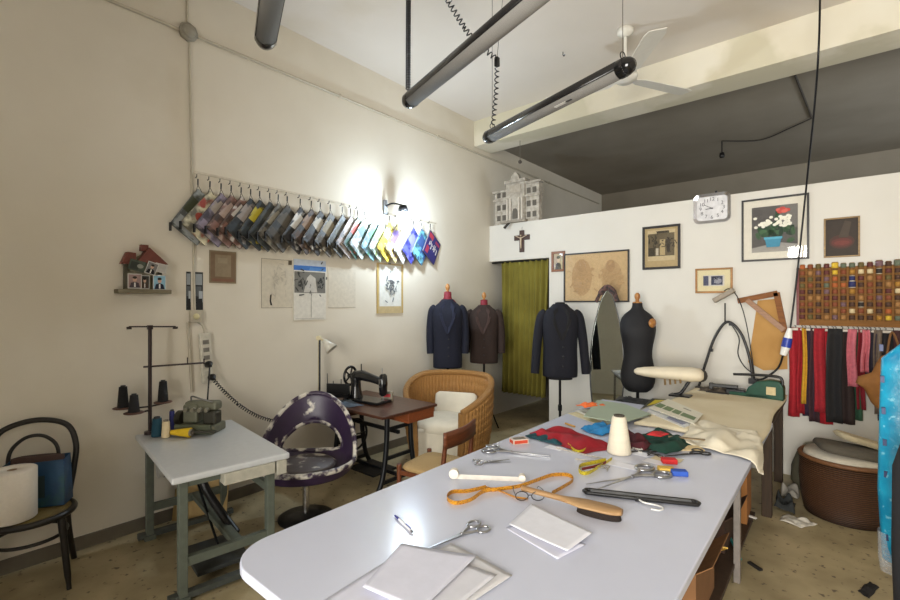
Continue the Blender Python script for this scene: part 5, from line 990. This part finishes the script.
# magazines
def mag(label, pts, z, cover, stripes):
    a, b, c, d = [V((p[0], p[1], 0)) for p in pts]; t = thing('pattern_magazine', label, 'magazine', (0, 0, 0), 0, 'magazines in front of the ironing pad')
    P = lambda u, v, dz=0: tuple((a*(1-u)*(1-v)+b*u*(1-v)+c*u*v+d*(1-u)*v)+V((0, 0, z+dz)))
    def slab(u0, v0, u1, v1, z0, z1): 
        q = [P(u0, v0, z0), P(u1, v0, z0), P(u1, v1, z0), P(u0, v1, z0), P(u0, v0, z1), P(u1, v0, z1), P(u1, v1, z1), P(u0, v1, z1)]
        return q, [(0, 3, 2, 1), (4, 5, 6, 7), (0, 1, 5, 4), (1, 2, 6, 5), (2, 3, 7, 6), (3, 0, 4, 7)]
    MB().add(*slab(0, 0, 1, 1, 0, .006)).build('pages', M((206, 200, 184), .8), t)
    b_ = MB().add(*slab(0, 0, 1, 1, .006, .007)); cs = [cover]
    for col, u0, v0, u1, v1 in stripes:
        if col not in cs: cs.append(col)
        b_.mat(cs.index(col)).add([P(u0, v0, 0.0077), P(u1, v0, 0.0077), P(u1, v1, 0.0077), P(u0, v1, 0.0077)], [(0, 1, 2, 3)])
    b_.build('cover', [M(x, .45, 0, .05) for x in cs], t); return t
GQ = (84, 112, 62)
mag('yellow and black covered magazine behind the green checked one', [(-1.255,3.924), (-1.225,4.143), (-1.189,4.494), (-1.314,4.445)], TOP, (40, 42, 34), [((206, 186, 30), .3, .2, .95, .85)])
mag('cream magazine with a row of green squares beside the ironing pad', [(-1.161,3.847,0.805), (-0.767,3.542,0.805), (-0.784,3.905,0.805), (-1.142,4.316,0.805)], .801, (216, 210, 192), [(GQ, .02, .22, .2, .52), (GQ, .23, .22, .42, .52), (GQ, .45, .22, .62, .52), (GQ, .65, .22, .95, .5), ((120, 112, 96), .55, .78, .75, .84)])
mag('plain white leaflet under the green checked magazine', [(-1.15,3.762,0.79), (-0.808,3.445,0.79), (-0.77,3.614,0.79), (-1.162,3.932,0.79)], .787, (206, 206, 206), [((120, 124, 150), .5, .2, .9, .6)])
tag(MB().box((-.10, -.045, 0), (.10, .045, .008)).build('printed_card', [M((220, 196, 150), .7)], bevel=.001), 'cream card with an orange print beneath the cream cloth edge', 'card').matrix_world = Matrix.Translation((-.715, 3.06, TOP)) @ Matrix.Rotation(.6, 4, 'Z')
o = bpy.data.objects['printed_card']; MB().prism(disc(-.06, .01, .03, .02), .0082, .0086).prism(disc(-.03, -.015, .02, .012), .0082, .0087).build('orange_print', M((206, 110, 60), .6), o)
tag(MB().box((-.16, -.012, 0), (.16, .012, .006)).build('wooden_ruler', wood((140, 118, 84), (110, 90, 60))), 'thin wooden ruler running under the edge of the cream cloth', 'ruler').matrix_world = Matrix.Translation((-.68, 3.20, TOP+.03)) @ Matrix.Rotation(.35, 4, 'Z')
tag(MB().cyl((-.05, 0, 0), (.05, 0, 0), .007, n=8).build('pencil_stub', M((190, 140, 60), .5)), 'yellow pencil stub left of the bright blue cloth', 'pencil').matrix_world = Matrix.Translation((-1.478, 3.086, TOP+.008)) @ Matrix.Rotation(-.4, 4, 'Z')
for k, (px, lb) in enumerate((((-1.324,2.559), 'white paper scrap left of the small yellow coil'), ((-0.889,2.78), 'white paper scrap right of the ivory cone'), ((-0.781,2.695), 'thin clear scrap behind the red chalk block'))):
    paper('paper_scrap', lb, [(px[0]-.06, px[1]-.03), (px[0]+.05, px[1]-.04), (px[0]+.06, px[1]+.03), (px[0]-.05, px[1]+.035)], PAPER, TOP, .004, seed=k)
# ================================================================== hung from the ceiling
DIF = mixed((112, 109, 105), (136, 133, 128), 60, .3, .7, .85, 2, .2, None, 'wave')
def tubelight(label, far, L_, hang, sticker=False, d=V((.9515, -.3077, 0))):
    t = thing('tube_light', label, 'light', Matrix.Translation(V((far[0], far[1], 3.0))) @ Matrix.Rotation(math.atan2(d.y, d.x), 4, 'Z'), group='unlit tube lights under the ceiling')
    r = .052; A0, A1 = -.35, PI+.35
    vs = [(x, r*math.cos(a), r*math.sin(a)) for x in (.05, L_-.05) for a in [A0+(A1-A0)*i/20 for i in range(21)]]
    MB().add(vs, [(i, i+1, 22+i, 21+i) for i in range(20)], True).build('housing', M((30, 29, 30), .22, 0, .1), t, solid=.003)
    vs = [(x, (r-.002)*math.cos(a), (r-.002)*math.sin(a)) for x in (.05, L_-.05) for a in [PI+.34+(PI-.68)*i/20 for i in range(21)]]
    MB().add(vs, [(i, i+1, 22+i, 21+i) for i in range(20)], True).build('diffuser', DIF, t, solid=.002)
    for x, s in ((.06, -1), (L_-.06, 1)):
        MB().lathe([(r+.002, 0), (r+.002, .03), (r*.97, .055), (r*.8, .078), (r*.5, .094), (0, .1)], n=24, mx=Matrix.Translation((x-s*.04, 0, 0)) @ Matrix.Rotation(s*PI/2, 4, 'Y')).build('end_cap', M((20, 20, 21), .12, 0, .1), t)
    for x in hang:
        MB().cyl((x, 0, r), (x, 0, 1.178), .0022, n=6).lathe([(.0, 1.17), (.02, 1.17), (.012, 1.15)], c=(x, 0, 0), n=10).build('suspension_wire', M((90, 84, 76), .5), t)
        MB().tube([(x+.0, .022*math.cos(a), r+.02+.022*math.sin(a)) for a in [2*PI*i/16 for i in range(16)]], .003, 6, True).build('hanging_loop', BLKM, t)
    if sticker:
        f = MB().boxc((L_*.62, -.028, -.046), (.10, .02, .003)).mat(1).boxc((L_*.67, -.030, -.0475), (.05, .012, .003)).build('sticker', [M((220, 216, 210), .5), BLK], t); f.rotation_euler.x = 0
    return t
tubelight('black unlit tube light nearest the ceiling fan', (-2.22, 3.065), 1.42, (.10, 1.34), True)
tubelight('middle black unlit tube light of the three, cut by the top edge', (-2.235, 2.175), 1.62, (1.3,))
tubelight('black unlit tube light at the top left, only its end in view', (-2.285, 1.20), 1.42, (.3, 1.2,), False, V((0.917,-0.4,0)))
def cord(name, label, path, r=.0052, cr=.02, pitch=.028):
    return tag(MB().tube(coil(spline(path, 6), cr, pitch, 7), r, 5).build(name, BLK), label, 'cord')
cord('coiled_cord', 'tight black coiled cord dropping straight to the far end of the middle tube light', [(-2.19, 2.16, 4.178), (-2.195, 2.16, 3.6), (-2.20, 2.162, 3.075)], .0055, .014, .016)
hk = V((-2.102,3.069,3.597))
cord('coiled_cord', 'loose black coiled cord sagging from the ceiling behind the middle tube light', [(-2.349,2.562,4.175), (-2.262,2.671,3.935), (-2.195,2.859,3.733), hk+V((0, -.02, .02))], .005, .02, .034)
cord('coiled_cord', 'black coiled cord hanging from the hook block down to the tube light by the fan', [hk+V((0, 0, -.05)), hk+V((-.01, 0, -.25)), (-2.127,3.048,3.088)], .005, .016, .04)
hb = thing('cord_hook', 'black cord hook block hanging on a thin wire from the ceiling', 'hook', hk)
MB().boxc((0, 0, 0), (.035, .035, .075)).build('block', BLK, hb, bevel=.006); MB().cyl((0, 0, .03), (.02, .06, 4.178-hk.z), .0022, n=6).build('wire', M((90, 84, 76), .5), hb)
fn_ = thing('ceiling_fan', 'white three bladed ceiling fan half hidden behind the tube light', 'fan', (-1.50, 4.28, 3.72))
FW = M((222, 218, 208), .4, 0, .03)
MB().cyl((0, 0, .08), (0, 0, .45), .014, n=12).build('rod', FW, fn_); MB().lathe([(0, .46), (.075, .459), (.07, .42), (.02, .39)], n=24).build('canopy', FW, fn_)
MB().lathe([(0, -.035), (.07, -.03), (.105, .0), (.11, .03), (.09, .07), (.04, .09), (0, .09)], n=32).build('motor_housing', FW, fn_)
for a in (-53, 62, 182):
    q = MB().prism([(.09, -.03), (.18, -.07), (.7, -.085), (.76, -.065), (.77, .065), (.70, .085), (.18, .07), (.09, .03)], 0, .007, Matrix.Rotation(.14, 4, 'X')).build('blade', FW, fn_); q.rotation_euler.z = math.radians(a)
bl = thing('bare_socket', 'bare black bulb socket hanging in the dark back room', 'socket', (-1.268,7.522,3.97))
MB().cyl((0, 0, 0), (0, 0, -.17), .008, n=8).build('cord', BLK, bl); MB().lathe([(0, -.17), (.03, -.17), (.034, -.22), (.026, -.24), (0, -.24)], n=14).build('holder', BLK, bl)
tag(MB().tube(spline([(-1.259,7.474,3.955), (-0.842,7.775,3.955), (-0.482,7.498,3.955), (-0.247,7.269,3.955)], 6), .008, 6).build('ceiling_wire', M((52, 48, 44), .7)), 'dark wire running along the back room ceiling to the bare socket', 'wire')
tag(MB().tube([(-0.332,5.787,3.955), (-0.247,7.269,3.955)], .012, 6).build('ceiling_pipe', M((70, 64, 58), .7)), 'dark straight pipe on the back room ceiling', 'pipe')
ck2 = thing('ceiling_hook', 'small rusty hook in the ceiling between the tube lights', 'hook', (-2.114,4.257,4.179))
MB().tube(spline([(0, 0, 0), (0, 0, -.03), (.012, 0, -.045), (.02, 0, -.03)], 5), .004, 6).build('hook', BLKM, ck2)
hw = thing('hanging_pull_wire', 'thin wire with a small dark knob hanging from the beam above the church model', 'wire', (-3.258,5.3,3.825))
MB().cyl((0, 0, .02), (0, 0, -.26), .004, n=6).build('wire', M((110, 104, 94), .6), hw); MB().sph((0, 0, -.28), .025, 10, 8).build('knob', M((70, 64, 58), .6), hw)
# bits and pieces between the cone and the front of the table
for lb, px, ln, col in (('white crumpled thread scraps right of the large ivory cone', (637, 447), .05, (214, 210, 200)), ('dark thread tangle behind the dark handled scissors', (652, 448), .05, (50, 46, 44)), ('grey thread tangle left of the ivory cone base', (603, 463), .04, (150, 146, 138))):
    c = V({(637, 447): (-0.93,2.851,0.765), (652, 448): (-0.817,2.802,0.765), (603, 463): (-0.958,2.408,0.765)}[px]); r_ = random.Random(px[0])
    tag(MB().tube(spline([c+V((r_.uniform(-ln, ln), r_.uniform(-ln, ln), r_.uniform(0, .012))) for i in range(12)], 6), .0022, 5).build('thread_tangle', M(col, .8)), lb, 'thread')
paper('paper_slip', 'narrow cream slip of paper in front of the dark handled scissors', [(-0.821,2.703), (-0.67,2.768), (-0.665,2.835), (-0.811,2.8)], M((212, 196, 160), .7, 0, .05), TOP, .004)
paper('paper_slip', 'white pattern strip lying under the yellow tape in front of the red cloth', [(-1.032,2.482), (-0.795,2.484), (-0.798,2.558), (-1.009,2.566)], PAPER, TOP, .003)
# ================================================================== light and camera
def light(name, kind, at, e, col, rot=(0, 0, 0), size=None, sy=None, rad=None):
    l = bpy.data.lights.new(name, kind); l.energy = e; l.color = col
    if size: l.shape = 'RECTANGLE'; l.size = size; l.size_y = sy
    if rad: l.shadow_soft_size = rad
    o = bpy.data.objects.new(name, l); C.objects.link(o); o.location = at; o.rotation_euler = rot
    return o
light('window_daylight', 'AREA', (.3, -2.66, 1.73), 258, (1.0, .975, .905), (PI/2, 0, 0), 2.4, 2.5).data.spread = math.radians(118)
light('wall_lamp_glow', 'POINT', (XW+LX+.09, LY, LZ-.04), 72, (.72, .87, 1.0), rad=.06)
w = bpy.data.worlds.new('world'); bpy.context.scene.world = w; w.use_nodes = True
w.node_tree.nodes['Background'].inputs[0].default_value = (.75, .8, .9, 1); w.node_tree.nodes['Background'].inputs[1].default_value = .5
cam = bpy.data.cameras.new('camera'); cam.sensor_width = 36; cam.lens = 458/900*36; cam.shift_y = 3/900; cam.clip_start = .02
co = bpy.data.objects.new('camera', cam); C.objects.link(co); co.location = (0, 0, 1.65); co.rotation_euler = (PI/2, 0, math.radians(40.27))
light('back_room_daylight', 'AREA', (2.25, 7.4, 2.5), 48, (.86, .93, 1.0), (0, PI/2, 0), 1.1, 1.3)
wb2 = struct(frame_mb(1.4, 1.2, .06, .06), 'window_2', M((120, 116, 108), .6)); wb2.matrix_world = Matrix(((0, 0, 1, 2.26), (1, 0, 0, 7.4), (0, 1, 0, 2.5), (0, 0, 0, 1)))
sc = bpy.context.scene; sc.camera = co
sc.view_settings.view_transform = 'Standard'; sc.view_settings.look = 'None'; sc.view_settings.exposure = 0; sc.view_settings.gamma = 1
sc.view_settings.use_curve_mapping = False
